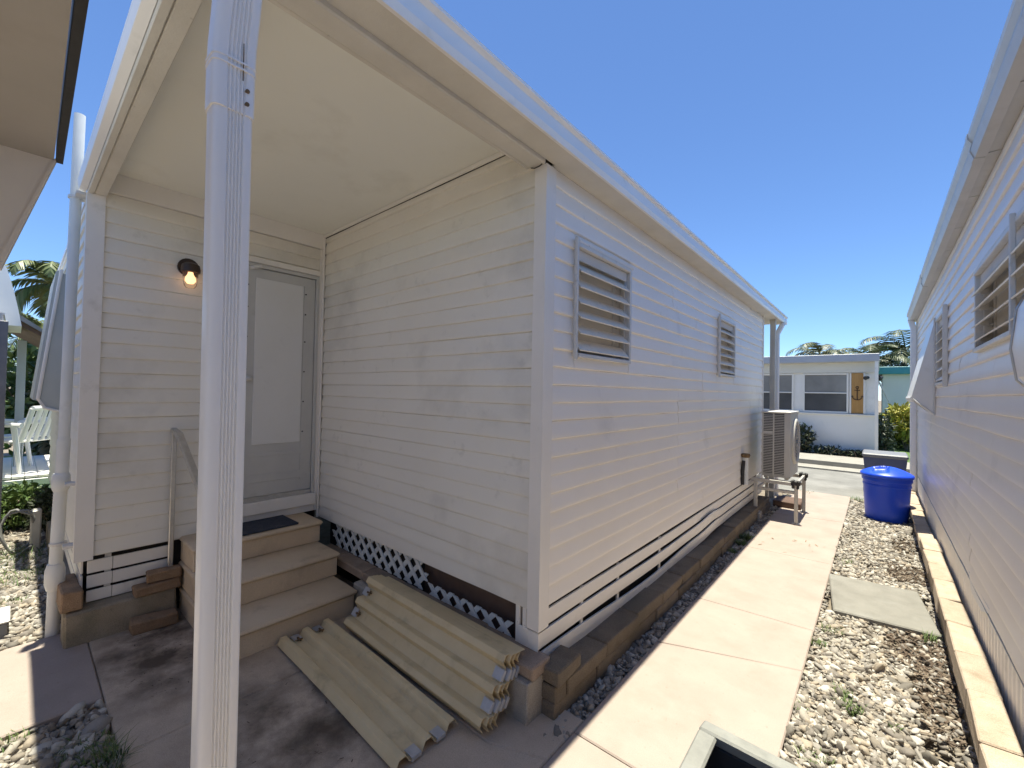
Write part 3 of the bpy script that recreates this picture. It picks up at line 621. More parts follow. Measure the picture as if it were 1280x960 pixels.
spout(ds, 'elbow', rib_section(0.086,0.070), [(DX,DYc-0.004,2.17),(DX,DYc-0.004,2.27),(DX+0.002,DYc-0.003,2.33),(DX+0.012,DYc-0.001,2.40),(DX+0.03,DYc,2.50),(DX+0.042,DYc,2.60),(DX+0.045,DYc,2.712)], M_spout)
for z in (2.195,2.225):
    b = MB(); b.tube([(DX+0.030,DYc+0.020,z),(DX+0.038,DYc+0.020,z)], 0.0045, 10); b.build('screw', M_rust, ds)
b = MB(); b.box(DX+0.0345,DX+0.0362,DYc+0.0095,DYc+0.0115,2.245,2.33)
b.build('seam', M_rust, ds)
for z in (2.268, 2.282):
    spout(ds, 'crimp', rib_section(0.0895,0.0735,False), [(DX,DYc-0.004,z),(DX,DYc-0.004,z+0.004)], M_spout)
fs_ = thing('downspout', (-1.17,7.75,0), 'slim grey white downspout beside the far porch post', 'downspout')
spout(fs_, 'pipe', rib_section(0.09,0.07), [(-1.215,7.78,0.0),(-1.215,7.78,2.52),(-1.14,7.86,2.71)], M_spout)

# vent stub on the long wall
vp = thing('vent_stub', (-1.25,5.9,0.47), 'short black and white vent pipe on the skirting by the condenser', 'pipe')
b = MB(); b.tube([(-1.245,5.90,0.46),(-1.245,5.90,0.80)], 0.034, 14); auto_smooth(b.build('white_pipe', M_pvc, vp))
b = MB(); b.tube([(-1.245,5.90,0.79),(-1.245,5.90,0.815),(-1.245,5.90,0.835)], [0.045,0.055,0.05], 14); auto_smooth(b.build('rain_cap', M_rust, vp))
b = MB(); b.tube([(-1.262,5.84,0.46),(-1.262,5.845,0.62),(-1.255,5.87,0.75)], 0.02, 10); auto_smooth(b.build('black_pipe', M_black, vp))

# ------------------------------------------------------------------ blocks and pavers
fw = thing('paver_ledge', (-2.2,1.67,0), 'low ledge of brown pavers on grey blocks below the lattice', 'ledge')
x = -1.222
for k, L in enumerate([0.42,0.36,0.40,0.37,0.41,0.30]):
    dy = 0.006*k
    o = MB().rbox(x-L+0.004, x, 1.612+dy, 1.752+dy*0.3, 0.187, 0.25+random.uniform(-.003,.003), 0.007, 0.003, random.uniform(-0.01,0.01)); o.build('paver', M_paver, fw); x -= L
    if x < -3.3: break
x = -1.232
for k in range(5):
    L = 0.395
    if x-L < -3.2: break
    o = MB().rbox(x-L+0.006, x, 1.585, 1.735, -0.05, 0.184, 0.006, 0.002); o.build('block', M_block, fw); x -= L
er = thing('edging_wall', (-1.22,4,0), 'dark weathered edging blocks in a row beneath the long white wall', 'edging')
y = 1.80; k = 0
while y < 6.6:
    L = random.uniform(0.36,0.44)
    MB().rbox(-1.335+0.004*math.sin(k), -1.150+random.uniform(-.006,.006), y, y+L-0.005, 0.068, 0.145+random.uniform(-.006,.006), 0.006, 0.005, random.uniform(-.012,.012)).build('block', M_edge, er)
    y += L; k += 1
y = 1.70
while y < 6.6:
    L = random.uniform(0.38,0.44)
    MB().rbox(-1.33, -1.152+random.uniform(-.006,.006), y, y+L-0.005, -0.06, 0.066, 0.006, 0.004, random.uniform(-.008,.008)).build('block', M_edge, er)
    y += L
MB().rbox(-1.26,-1.152,1.70,1.795,0.068,0.143,0.006,0.004).build('block', M_edge, er)
o = MB().rbox(-1.265,-1.145,1.70,1.915,0.150,0.218,0.007,0.005,0.07); tag(o.build('loose_block', M_edge, loc=(-1.19,1.77,0.18)), 'single tan grey block on top of the edging at the house corner', 'block')

# ------------------------------------------------------------------ corrugated panels
def wave(v):
    z = 0
    for c in (0.035, 0.165, 0.295):
        d = abs(v-c)
        if d < 0.036:
            t = max(0.0, min(1.0, (0.036-d)/0.022)); z = max(z, 0.034*(t*t*(3-2*t)))
    return z
def corr_panel(label, M, L=1.25, clipped=True):
    Wd = 0.33; n = 67; T = 0.0032
    root = thing('corrugated_panel', M.translation, label, 'roof panel', 'cream corrugated panels on the porch floor')
    vs = []; fs = []; nu = 6
    prof = [(Wd*i/(n-1), wave(Wd*i/(n-1))) for i in range(n)]
    for side in (0, 1):
        for j in range(nu+1):
            sag = 0.004*math.sin(math.pi*j/nu*2+L*9)
            for v, z in prof: vs.append((L*j/nu, v, z - T*side + sag))
    S1 = (nu+1)*n
    for j in range(nu):
        for i in range(n-1):
            a = j*n+i; fs.append((a, a+n, a+n+1, a+1)); fs.append((S1+a, S1+a+1, S1+a+n+1, S1+a+n))
    for i in range(n-1): fs.append((i, i+1, S1+i+1, S1+i)); e = nu*n; fs.append((e+i, S1+e+i, S1+e+i+1, e+i+1))
    for j in range(nu): a, c = j*n, (j+1)*n; fs.append((a, S1+a, S1+c, c)); fs.append((a+n-1, c+n-1, S1+c+n-1, S1+a+n-1))
    fs = [f[::-1] for f in fs]
    m = MB().add(vs, fs).xform(M); auto_smooth(m.build('sheet', M_frp, root), 40)
    for xx in (0.0, L):
        for v in (0.10, 0.23):
            s_ = 1 if xx == 0 else -1; w = 0.024
            m = MB(); m.rbox(xx - s_*0.006, xx + s_*0.052, v-w, v+w, 0.0045, 0.0075, 0.001); m.rbox(xx - s_*0.006, xx - s_*0.003, v-w, v+w, -0.012, 0.0045, 0.001)
            m.rbox(xx - s_*0.003, xx + s_*0.03, v-w, v+w, -0.012, -0.009, 0.001)
            m.xform(M); c = m.build('clip', M_clip, root)
            if s_ == 1:
                m = MB(); m.tube([(xx+0.045,v,0.012),(xx+0.085,v+0.004,0.012)], 0.006, 7); m.tube([(xx+0.075,v-0.012,0.012),(xx+0.075,v+0.016,0.012)], 0.005, 6); m.xform(M); m.build('bolt', M_rust, root)
    return root
def place(x, y, z, lean, yaw, roll=0.0):
    return Matrix.Translation((x,y,z)) @ Matrix.Rotation(yaw,4,'Z') @ Matrix.Rotation(roll,4,'Y') @ Matrix.Rotation(lean,4,'X')
corr_panel('cream corrugated panel lying flat by itself on the porch floor', place(-2.715,1.055,0.016,0.02,-0.018), 1.25)
LN = math.radians(55)
corr_panel('front cream corrugated panel of the leaning stack', place(-2.565,1.405,0.030,LN,-0.015,0.0), 1.235)
corr_panel('second cream corrugated panel from the front of the leaning stack', place(-2.56,1.429,0.027,LN,-0.013,0.0), 1.245)
corr_panel('third cream corrugated panel from the front of the leaning stack', place(-2.55,1.452,0.024,LN,-0.012,0.0), 1.238)
corr_panel('rearmost cream corrugated panel of the stack, nearest the pavers', place(-2.50,1.476,0.021,LN,-0.008,0.0), 1.19)

# ------------------------------------------------------------------ condenser on its stand
ac = thing('condenser_unit', (-0.97,6.57,0.53), 'beige outdoor air conditioner condenser standing on a metal stand', 'air conditioner')
ax0, ax1, ay0, ay1, az0, az1 = -1.135, -0.82, 6.25, 6.93, 0.535, 1.36
b = MB(); b.rbox(ax0+0.012,ax1-0.004,ay0+0.016,ay1,az0,az1-0.02,0.008); b.build('casing', M_ac, ac)
b = MB(); b.rbox(ax0-0.006,ax1+0.006,ay0-0.006,ay1+0.006,az1-0.022,az1,0.006); b.build('top_cover', M_ac, ac)
b = MB(); b.box(ax0+0.02,ax1-0.06,ay0+0.010,ay0+0.0155,az0+0.03,az1-0.03); b.build('coil', M_fin, ac)
gr = part_empty('side_grille', ac)
for xx in (ax0+0.004, ax0+0.124, ax0+0.248):
    MB().rbox(xx, xx+(0.016 if xx < ax0+0.2 else 0.062), ay0-0.002, ay0+0.012, az0+0.005, az1-0.022, 0.003).build('upright_bar', M_ac, gr)
for c0, c1 in ((ax0+0.02, ax0+0.124),(ax0+0.14, ax0+0.248)):
    z = az0+0.035
    while z < az1-0.04:
        MB().box(c0, c1, ay0+0.001, ay0+0.0095, z, z+0.0075).build('grille_slat', M_ac, gr); z += 0.0205
MB().rbox(ax0+0.022, ax0+0.122, ay0-0.004, ay0+0.0005, 1.075, 1.105, 0.003).build('badge', M_ac, gr)
b = MB(); cyf, czf = 6.62, 0.97
ring = [(0.275,0.0),(0.275,0.012),(0.265,0.026),(0.25,0.032),(0.235,0.03),(0.225,0.02),(0.225,0.0)]
vs = []; fs = []; sg = 36
for r, d in ring:
    for k in range(sg): w = 2*math.pi*k/sg; vs.append((ax1-0.004+d, cyf+r*math.cos(w), czf+r*math.sin(w)*1.08))
for i in range(len(ring)-1):
    for k in range(sg): fs.append((i*sg+k, (i+1)*sg+k, (i+1)*sg+(k+1)%sg, i*sg+(k+1)%sg))
auto_smooth(MB().add(vs, [f[::-1] for f in fs]).build('fan_ring', M_ac, ac), 50)
b = MB(); b.tube([(ax1-0.004,cyf,czf),(ax1+0.002,cyf,czf)], 0.228, 36); b.build('fan_recess', M_fin, ac)
for k in range(5):
    w = 2*math.pi*k/5; b = MB(); b.prism([(ax1+0.004,cyf+0.03*math.cos(w),czf+0.03*math.sin(w)),(ax1+0.012,cyf+0.2*math.cos(w-0.3),czf+0.2*math.sin(w-0.3)),(ax1+0.004,cyf+0.2*math.cos(w+0.35),czf+0.2*math.sin(w+0.35))], (0.003,0,0)); b.build('fan_blade', M_bluegrey, ac)
b = MB()
for r in (0.06,0.1,0.14,0.18,0.22):
    b.tube([(ax1+0.022,cyf+r*math.cos(2*math.pi*k/24),czf+r*math.sin(2*math.pi*k/24)*1.05) for k in range(25)], 0.0025, 5, False)
for k in range(8):
    w = math.pi*k/4; b.tube([(ax1+0.024,cyf+0.04*math.cos(w),czf+0.04*math.sin(w)),(ax1+0.022,cyf+0.232*math.cos(w),czf+0.245*math.sin(w))], 0.003, 5)
b.build('fan_guard', M_ac, ac)
b = MB(); b.rbox(ax0+0.02,ax0+0.06,ay0+0.05,ay1-0.05,az0-0.028,az0-0.001,0.003); b.rbox(ax1-0.07,ax1-0.03,ay0+0.05,ay1-0.05,az0-0.028,az0-0.001,0.003); b.build('foot_rail', M_ac, ac)
sd = thing('condenser_stand', (-0.97,6.57,0), 'weathered metal stand with four legs under the air conditioner', 'stand')
sx0, sx1, sy0, sy1, sz = -1.19, -0.755, 6.22, 6.94, 0.505
for (xx, yy, zb) in ((sx0,sy0,0.09),(sx1,sy0,0.012),(sx0,sy1,-0.05),(sx1,sy1,0.012)):
    b = MB(); b.rbox(xx-0.019,xx+0.019,yy-0.019,yy+0.019,zb,sz-0.045,0.003); lg = b.build('leg', M_stand, sd)
    b = MB(); b.rbox(xx-0.04,xx+0.04,yy-0.04,yy+0.04,zb-0.011,zb,0.003); b.build('foot_plate', M_stand, lg)
for yy in (sy0, sy1):
    b = MB(); b.rbox(sx0-0.05,sx1+0.03,yy-0.022,yy+0.022,sz-0.044,sz,0.003); b.build('cross_beam', M_stand, sd)
    b = MB(); b.rbox(sx1-0.06,sx1+0.045,yy-0.028,yy+0.028,sz-0.04,sz+0.022,0.012); b.rbox(sx1-0.045,sx1-0.012,yy-0.031,yy+0.031,sz-0.075,sz+0.03,0.01); b.rbox(sx1+0.005,sx1+0.03,yy-0.03,yy+0.03,sz-0.08,sz+0.026,0.01); b.build('rubber_damper', M_black, sd)
    b = MB(); b.rbox(sx0+0.02,sx1-0.02,yy-0.012,yy+0.012,0.36,0.395,0.003); b.build('brace', M_stand, sd)
b = MB(); b.rbox(sx0-0.014,sx0+0.014,sy0+0.02,sy1-0.02,0.34,0.375,0.003); b.rbox(sx1-0.014,sx1+0.014,sy0+0.023,sy1-0.023,sz-0.04,sz-0.004,0.003); b.build('side_rail', M_stand, sd)
o = MB().rbox(-1.245,-1.125,6.14,6.30,-0.06,0.078,0.01,0.004); tag(o.build('footing_block', M_block, loc=(-1.18,6.22,0)), 'small grey concrete block under a leg of the condenser stand', 'block')
o = MB().rbox(-1.13,-0.80,7.02,7.42,-0.002,0.09,0.01,0.004); tag(o.build('dark_board', M_brown, loc=(-1,7.2,0)), 'dark brown board lying behind the condenser stand', 'board')

# ------------------------------------------------------------------ bins
br = thing('waste_bin', (0.085,7.42,0), 'bright blue round plastic bin with domed lid on the gravel', 'bin')
c = (0.085,7.42,-0.02)
b = MB(); b.lathe([(0.0,0.0),(0.205,0.0),(0.213,0.012),(0.222,0.15),(0.232,0.35),(0.24,0.50),(0.242,0.505),(0.252,0.51),(0.254,0.555),(0.248,0.565)], c, 48); auto_smooth(b.build('body', M_blue, br), 40)
vs = []; fs = []; sg = 72; rr = [(0.262,0.555),(0.268,0.562),(0.268,0.592),(0.258,0.602)] + [(0.258*(1-q/22), 0.602+0.086*(1-(1-q/22)**2)) for q in range(1,23)]
for r, z in rr:
    for k in range(sg):
        w = 2*math.pi*k/sg; xx, yy = r*math.cos(w), r*math.sin(w)
        dep = 0.06*max(0.0, 1-(abs(xx+0.06)/0.085)**6)*max(0.0, 1-((yy+0.085)/0.12)**6)*(0.35+0.65*min(1.0,max(0.0,(yy+0.205)/0.2))) if z > 0.603 else 0   # hand recess
        vs.append((c[0]+xx, c[1]+yy, c[2]+z-dep))
for i in range(len(rr)-1):
    for k in range(sg): fs.append((i*sg+k, i*sg+(k+1)%sg, (i+1)*sg+(k+1)%sg, (i+1)*sg+k))
auto_smooth(MB().add(vs, fs).build('lid', M_blue, br), 45)
b = MB(); b.lathe([(0.236,0.44),(0.2435,0.445),(0.2435,0.462),(0.2385,0.467)], c, 48); auto_smooth(b.build('rim_band', M_blue, br), 40)
rb = thing('recycling_cart', (0.08,9.25,0), 'faded blue wheeled cart with grey lid behind the round blue bin', 'bin')
b = MB(); vs = []
for z, hx, hy in ((0.10,0.22,0.24),(0.60,0.265,0.29)):
    for sx, sy in ((-1,-1),(1,-1),(1,1),(-1,1)): vs.append((0.08+sx*hx, 9.3+sy*hy, z))
b.add(vs, [(0,3,2,1),(4,5,6,7),(0,1,5,4),(1,2,6,5),(2,3,7,6),(3,0,4,7)]); b.build('body', M_bluegrey, rb)
b = MB(); b.rbox(-0.20,0.36,8.98,9.62,0.602,0.665,0.018); b.build('lid', M_greylid, rb)
for xx in (-0.17, 0.33):
    b = MB(); b.tube([(xx-0.02,9.5,0.075),(xx+0.02,9.5,0.075)], 0.10, 20); b.build('wheel', M_black, rb)
# open dark bin near the camera: tapered box with rim
ob = thing('storage_bin', (-0.12,1.0,0), 'open black bin with scuffed pale grey rim near the camera', 'bin')
def ring_box(m, x0, x1, y0, y1, z0, z1, t):
    m.rbox(x0,x1,y0,y0+t,z0,z1,0.006,0.002); m.rbox(x0,x1,y1-t,y1,z0,z1,0.006,0.002); m.rbox(x0,x0+t,y0+t,y1-t,z0+.001,z1-.001,0.006,0.002); m.rbox(x1-t,x1,y0+t,y1-t,z0+.001,z1-.001,0.006,0.002)
m = MB(); ring_box(m, -0.425,0.135,0.90,1.475,0.472,0.505,0.052); 
for i, p in enumerate(m.v): m.v[i] = (p[0]+0.008*math.sin(9*p[1]), p[1]-0.02*(p[0]+0.4), p[2]+0.004*math.sin(13*p[0]+5*p[1]))
m.build('rim', M_binrim, ob)
m = MB(); ring_box(m, -0.40,0.11,0.925,1.44,0.03,0.471,0.01); m.box(-0.395,0.105,0.93,1.435,0.015,0.03); m.build('body', M_bindark, ob)
m = MB(); m.prism([(-0.18,1.437,0.50),(-0.10,1.442,0.50),(-0.08,1.40,0.492),(-0.12,1.385,0.488),(-0.16,1.40,0.492)], (0,0,0.004)); m.build('torn_film', M_binrim, ob)

# ------------------------------------------------------------------ house on the right
rh = thing('neighbour_house', (XR,4,0), 'white clapboard house wall with gutter along the right side of the path', 'house')
rw = part_empty('wall', rh); YN = 8.85
RW1 = (2.2, 3.66, 1.84, 2.29); RW2 = (5.08, 5.86, 1.70, 2.32)
def seams_r(row, z): return [3.9 + 0.03*(row % 3)] if z < 1.5 else ([3.2, 5.0] if row % 2 else [4.4])
siding_wall(rw, M_side3, (XR,0,0), (0,1,0), (-1,0,0), YN, 0.44, 2.73, openings=[(-1,0.6,0,3), RW1, RW2], seams=seams_r)
b = MB(); b.box(XR+0.1,XR+3.2,0.6,YN-0.01,0.1,2.78); b.box(XR+0.004,XR+0.0995,0.6,RW1[0]-0.02,0.44,2.73); b.box(XR+0.004,XR+0.0995,RW1[1]+0.02,RW2[0]-0.02,0.44,2.73); b.box(XR+0.004,XR+0.0995,RW2[1]+0.02,YN-0.01,0.44,2.73)
b.box(XR+0.004,XR+0.0995,RW1[0]-0.0199,RW2[1]+0.0199,0.441,RW2[2]-0.02); b.box(XR+0.004,XR+0.0995,RW1[0]-0.0199,RW2[1]+0.0199,2.34,2.729); b.build('core', M_dark, rh)
rwin = jalousie(rh, XR, -1, *RW1, 4, tilt=40); jalousie(rh, XR, -1, *RW2, 6)
b = MB(); b.rbox(XR-0.045,XR-0.026,2.64,2.655,RW1[2]-0.02,RW1[3]+0.03,0.003); b.build('mullion', M_frame, rwin)
b = MB(); b.rbox(XR-0.045,XR-0.012,RW2[0]-0.03,RW2[0]-0.013,RW2[2]-0.04,RW2[3]+0.03,0.003); b.build('side_channel', M_frame, rh)
b = MB(); b.rbox(XR-0.022,XR+0.02,YN-0.01,YN+0.03,0.1,2.72,0.004); b.build('corner_trim', M_trim, rh)
b = MB()
for k in range(int((8.8-1.0)/0.075)):
    y = 1.0+k*0.075; b.prism([(XR+0.004,y,0.06),(XR-0.008,y+0.014,0.06),(XR-0.008,y+0.045,0.06),(XR+0.004,y+0.059,0.06),(XR+0.012,y+0.059,0.06),(XR+0.012,y,0.06)], (0,0,0.375))
b.box(XR+0.0121,XR+0.02,1.0,8.84,0.06,0.435); tag(b.build('corrugated_skirting', M_trim, rh), 'ribbed pale metal skirting')
b = MB(); b.prism([(XR-0.012,3.3,0.452),(XR-0.022,3.45,0.405),(XR-0.024,3.75,0.40),(XR-0.013,3.95,0.445),(XR-0.0135,3.95,0.47),(XR-0.0135,3.3,0.475)], (0.004,0,0)); auto_smooth(b.build('bent_flashing', M_awn, rh), 60)
b = MB(); b.rbox(XR-0.018,XR+0.0,0.6,YN,0.436,0.4405,0.001); b.build('starter_strip', M_alu, rh)
b = MB(); b.box(XR-0.005,XR+3.2,-6.0,0.598,0.0,2.74); b.build('added_rear_wall', M_side3, rh)  # unseen wall past the camera, added to cut blue sky light
# soffit panels with joints, gutter
y = 0.6
while y < 8.95:
    MB().rbox(0.385,XR+0.05,y+0.004,y+0.596,2.735,2.743,0.001).build('soffit_panel', M_gutr, rh); y += 0.6
gp = [(0.392,2.726),(0.352,2.732),(0.338,2.77),(0.345,2.81),(0.33,2.835),(0.33,2.865),(0.345,2.87),(0.392,2.87)]
for a, c in ((0.55,3.05),(3.052,6.2),(6.202,9.02)):
    auto_smooth(MB().prism([(x, a, z) for x, z in gp], (0,c-a,0)).build('gutter', M_gutr, rh), 30)
for yy in (3.05, 6.2): MB().prism([(x-0.004, yy-0.03, z-0.003) for x, z in gp[:6]], (0,0.06,0)).build('gutter_joint', M_gutr, rh)
b = MB(); b.prism([(0.393,0.55,2.87),(3.9,0.55,3.25),(3.9,0.55,3.28),(0.345,0.55,2.882)], (0,8.5,0)); b.prism([(0.393,-6.0,2.87),(3.9,-6.0,3.25),(3.9,-6.0,3.28),(0.345,-6.0,2.882)], (0,6.549,0)); b.build('roof', M_fascia, rh)  # second slope only covers the added, unseen rear wall
b = MB(); b.rbox(XR-0.012,XR-0.004+0.02,0.6,8.8,2.70,2.732,0.003); b.build('frieze_strip', M_trim, rh)
# awning on the right wall
ra = thing('window_awning', (XR,6.5,1.4), 'white metal hood awning over the far window of the right house', 'awning')
h0, h1 = 6.08, 7.05
b = MB(); b.prism([(XR-0.016,h0,2.36),(0.262,h0,1.575),(0.268,h0,1.565),(XR-0.016,h0,2.33)], (0,h1-h0,0)); b.build('panel', M_awn, ra)
for yy in (h0-0.006, h1+0.001):
    b = MB(); b.prism([(XR-0.016,yy,2.36),(0.26,yy,1.57),(XR-0.016,yy,1.41)], (0,0.005,0)); b.build('cheek', M_awn, ra)
b = MB(); b.prism([(0.258,h0-0.008,1.582),(0.25,h0-0.008,1.56),(0.262,h0-0.008,1.53),(0.28,h0-0.008,1.515),(0.286,h0-0.008,1.525),(0.27,h0-0.008,1.55)], (0,h1-h0+0.016,0)); b.build('hem', M_awn, ra)
b = MB(); b.tube([(XR-0.02,h0-0.012,1.40),(0.27,h0-0.012,1.55)], 0.009, 8); b.tube([(XR-0.02,h0-0.012,2.38),(XR-0.02,h0-0.012,1.39)], 0.008, 8); b.build('support_rod', M_frame, ra)
# near awning cheek at the right border
na = thing('window_awning', (XR,2.4,1.5), 'pale grey awning edge at the right border beside the near louvre window', 'awning')
b = MB(); b.prism([(XR-0.016,2.47,1.98),(0.40,2.47,1.90),(0.385,2.47,1.75),(0.40,2.47,1.64),(XR-0.016,2.47,1.60)], (0,-0.7,0)); auto_smooth(b.build('panel', M_spout, na), 30)
b = MB(); b.tube([(XR-0.02,2.48,1.99),(0.398,2.48,1.90),(0.383,2.48,1.75),(0.398,2.48,1.63),(XR-0.02,2.48,1.59)], 0.004, 8); b.build('edge_trim', M_alu, na)
# right kerb with cap blocks
rk = thing('garden_kerb', (0.37,5,0), 'low mortared kerb with pinkish cap blocks along the right house', 'kerb')
b = MB(); 
n = 60; vs = []; fs = []
for i in range(n+1):
    y = 0.9+7.9*i/n
    for x, z in ((0.335+random.uniform(-.006,.006),-0.08),(0.332+random.uniform(-.005,.005),0.05),(0.336+random.uniform(-.005,.005),0.118),(0.435,0.118),(0.435,-0.08)): vs.append((x,y,z))
for i in range(n):
    for j in range(4): a = i*5+j; fs.append((a, a+5, a+6, a+1))
MB().add(vs, fs).build('mortar_base', M_conc, rk)
y = 0.9
while y < 8.7:
    L = random.uniform(0.385,0.41)
    dz = 0.03 if y < 5.3 else (-0.02 if y > 5.9 else 0.0)
    MB().rbox(0.308+random.uniform(-.006,.006), 0.425+random.uniform(-.005,.005), y, y+L-0.006, 0.12, 0.20+dz+random.uniform(-.004,.004), 0.006, 0.006, random.uniform(-.02,.02)).build('cap_block', M_cap, rk)
    y += L
rd = thing('downspout', (0.38,8.72,0), 'grey white downspout at the far corner of the right house', 'downspout')
spout(rd, 'pipe', rib_section(0.08,0.07,False), [(0.395,8.74,0.2),(0.395,8.74,2.60),(0.365,8.76,2.73)], M_spout)
b = MB(); b.prism([(0.36,8.70,0.20),(0.36,8.78,0.20),(0.24,8.62,0.10),(0.24,8.54,0.10)], (0,0,0.06)); b.build('outlet', M_spout, rd)

# paving stone in the gravel
o = MB(); o.rbox(-0.285,0.285,3.93,4.70,-0.05,0.018,0.008,0.004,0.10)
o2 = o.build('paving_stone', M_stepstone, loc=(0,4.3,0)); tag(o2, 'flat grey square paving stone set in the gravel', 'paving stone')

# ------------------------------------------------------------------ pebbles, mulch, weeds
def ico(sub):
    import bmesh
    bm = bmesh.new(); bmesh.ops.create_icosphere(bm, subdivisions=sub, radius=1.0)
    V = np.array([v.co[:] for v in bm.verts]); F = np.array([[v.index for v in f.verts] for f in bm.faces]); bm.free(); return V, F
ICO1, ICO2 = ico(1), ico(2)
def pebbles(name, pts, rad, sub, label):
    BV, BF = (ICO2 if sub == 2 else ICO1); n = len(pts); nv = len(BV)
    s = rad*rng.lognormal(0, 0.36, n)
    sc = np.stack([s*rng.uniform(1.0,1.9,n), s*rng.uniform(0.75,1.1,n), s*rng.uniform(0.45,0.9,n)], 1)
    V = BV[None]*sc[:,None,:]
    # lumpy outline from two random shear directions
    d = rng.normal(size=(n,1,3)); V = V*(1+0.22*np.sin((BV[None]*d).sum(-1)*1.7+rng.uniform(0,6,(n,1))))[...,None]
    V = V*rng.uniform(0.74,1.18,(n,nv,1))
    a = rng.uniform(0,6.28,n); t = rng.normal(0,0.55,n); ca,sa,ct,s_t = np.cos(a),np.sin(a),np.cos(t),np.sin(t)
    x = V[...,0]*ct[:,None]-V[...,2]*s_t[:,None]; z = V[...,0]*s_t[:,None]+V[...,2]*ct[:,None]
    X = x*ca[:,None]-V[...,1]*sa[:,None]; Y = x*sa[:,None]+V[...,1]*ca[:,None]
    P = np.stack([X,Y,z],-1)+np.asarray(pts)[:,None,:]
    F = BF[None]+(np.arange(n)*nv)[:,None,None]
    o = np_mesh(name, P.reshape(-1,3), F.reshape(-1,3), M_peb); tag(o, label, 'gravel', kind='stuff'); return o
def scatter(x0,x1,y0,y1,dens,z0,z1,keep=None):
    n = int((x1-x0)*(y1-y0)*dens); p = np.stack([rng.uniform(x0,x1,n),rng.uniform(y0,y1,n),rng.uniform(z0,z1,n)],1)
    if keep is not None: p = p[keep(p[:,0],p[:,1])]
    return p
def keep_right(x, y):
    k = ~((np.abs(x)<0.30)&(y>3.93)&(y<4.73))
    bare = ((x-0.20)**2/0.03+(y-3.72)**2/0.05 < 1)|((x-0.24)**2/0.012+(y-3.1)**2/0.25 < 1)|((x-0.2)**2/0.02+(y-5.25)**2/0.08 < 1)|((x-0.22)**2/0.012+(y-6.2)**2/0.12 < 1)
    return k & (~bare | (rng.uniform(0,1,len(x)) < 0.16))
pebbles('gravel', scatter(-0.315,0.33,1.9,3.4,8200,-0.045,-0.014,keep_right), 0.0105, 2, 'pale mixed pebbles in the sunny strip beside the near path')
pebbles('gravel', scatter(-0.315,0.33,3.4,4.8,7500,-0.045,-0.014,keep_right), 0.011, 1, 'pale mixed pebbles around the grey paving stone')
pebbles('gravel', scatter(-0.315,0.33,4.8,8.5,5200,-0.045,-0.014,keep_right), 0.0125, 1, 'pale mixed pebbles in the sunny strip around the blue bin')
pebbles('gravel', scatter(-1.148,-1.06,1.56,4.2,8500,-0.045,-0.012), 0.0102, 2, 'grey pebbles in the shaded strip between edging blocks and path')
pebbles('gravel', scatter(-1.148,-1.06,4.2,8.4,5000,-0.045,-0.012), 0.0125, 1, 'grey pebbles in the far end of the shaded strip by the condenser')
pebbles('gravel', scatter(-0.315,0.33,-3.0,1.9,2200,-0.05,-0.016), 0.018, 1, 'pale pebbles in the strip beside the path behind the bin')
pebbles('gravel', scatter(-7.0,-3.85,-0.5,0.26,4200,-0.045,-0.012), 0.0155, 1, 'pale pebbles around the drain pipe at the trailer corner')
pebbles('gravel', scatter(-2.88,-1.07,-0.4,0.315,4600,-0.045,-0.012), 0.0145, 2, 'pebbles in the small bed left of the downspout')
def chips(name, pts, L, label, material, cat, flat=0.25, kind='stuff'):
    n = len(pts); V = []; F = []
    a = rng.uniform(0,6.28,n); l = L*rng.uniform(0.4,1.3,n); w = l*rng.uniform(0.12,0.35,n); t = rng.normal(0,flat,n)
    u = np.stack([np.cos(a)*np.cos(t),np.sin(a)*np.cos(t),np.sin(t)],1)*l[:,None]*0.5
    v = np.stack([-np.sin(a),np.cos(a),rng.normal(0,flat,n)],1)*w[:,None]*0.5
    p = np.asarray(pts); P = np.stack([p-u-v,p+u-v,p+u+v,p-u+v],1).reshape(-1,3)
    b0 = np.arange(n)*4; F = np.concatenate([np.stack([b0,b0+1,b0+2],1),np.stack([b0,b0+2,b0+3],1)])
    o = np_mesh(name, P, F, material, smooth=False); tag(o, label, cat, kind=kind); return o
mp = np.concatenate([scatter(0.03,0.32,3.45,3.95,4500,-0.035,-0.004), scatter(0.16,0.32,2.8,3.5,4000,-0.035,-0.004), scatter(0.05,0.32,5.0,5.5,4000,-0.035,-0.004), scatter(0.12,0.32,5.9,6.5,2000,-0.035,-0.004), scatter(-0.1,0.15,5.75,6.0,900,-0.03,0.0)])
chips('mulch', mp, 0.034, 'dark wood mulch showing between the pebbles by the right kerb', M_mulch, 'mulch')
dl = np.concatenate([scatter(-0.95,-0.35,5.0,5.6,26,0.004,0.008), scatter(-0.62,-0.40,5.3,5.6,110,0.004,0.008)])
chips('fallen_leaves', dl, 0.034, 'small dry leaves fallen on the sunny path', M_leafdry, 'leaves', 0.12)
chips('soil_crumbs', np.concatenate([scatter(-3.5,-2.7,0.4,0.75,420,0.001,0.004), scatter(-2.4,-1.6,0.6,1.05,140,0.001,0.004)]), 0.014, 'dark soil crumbs scattered over the porch floor', M_mulch, 'soil', 0.1)
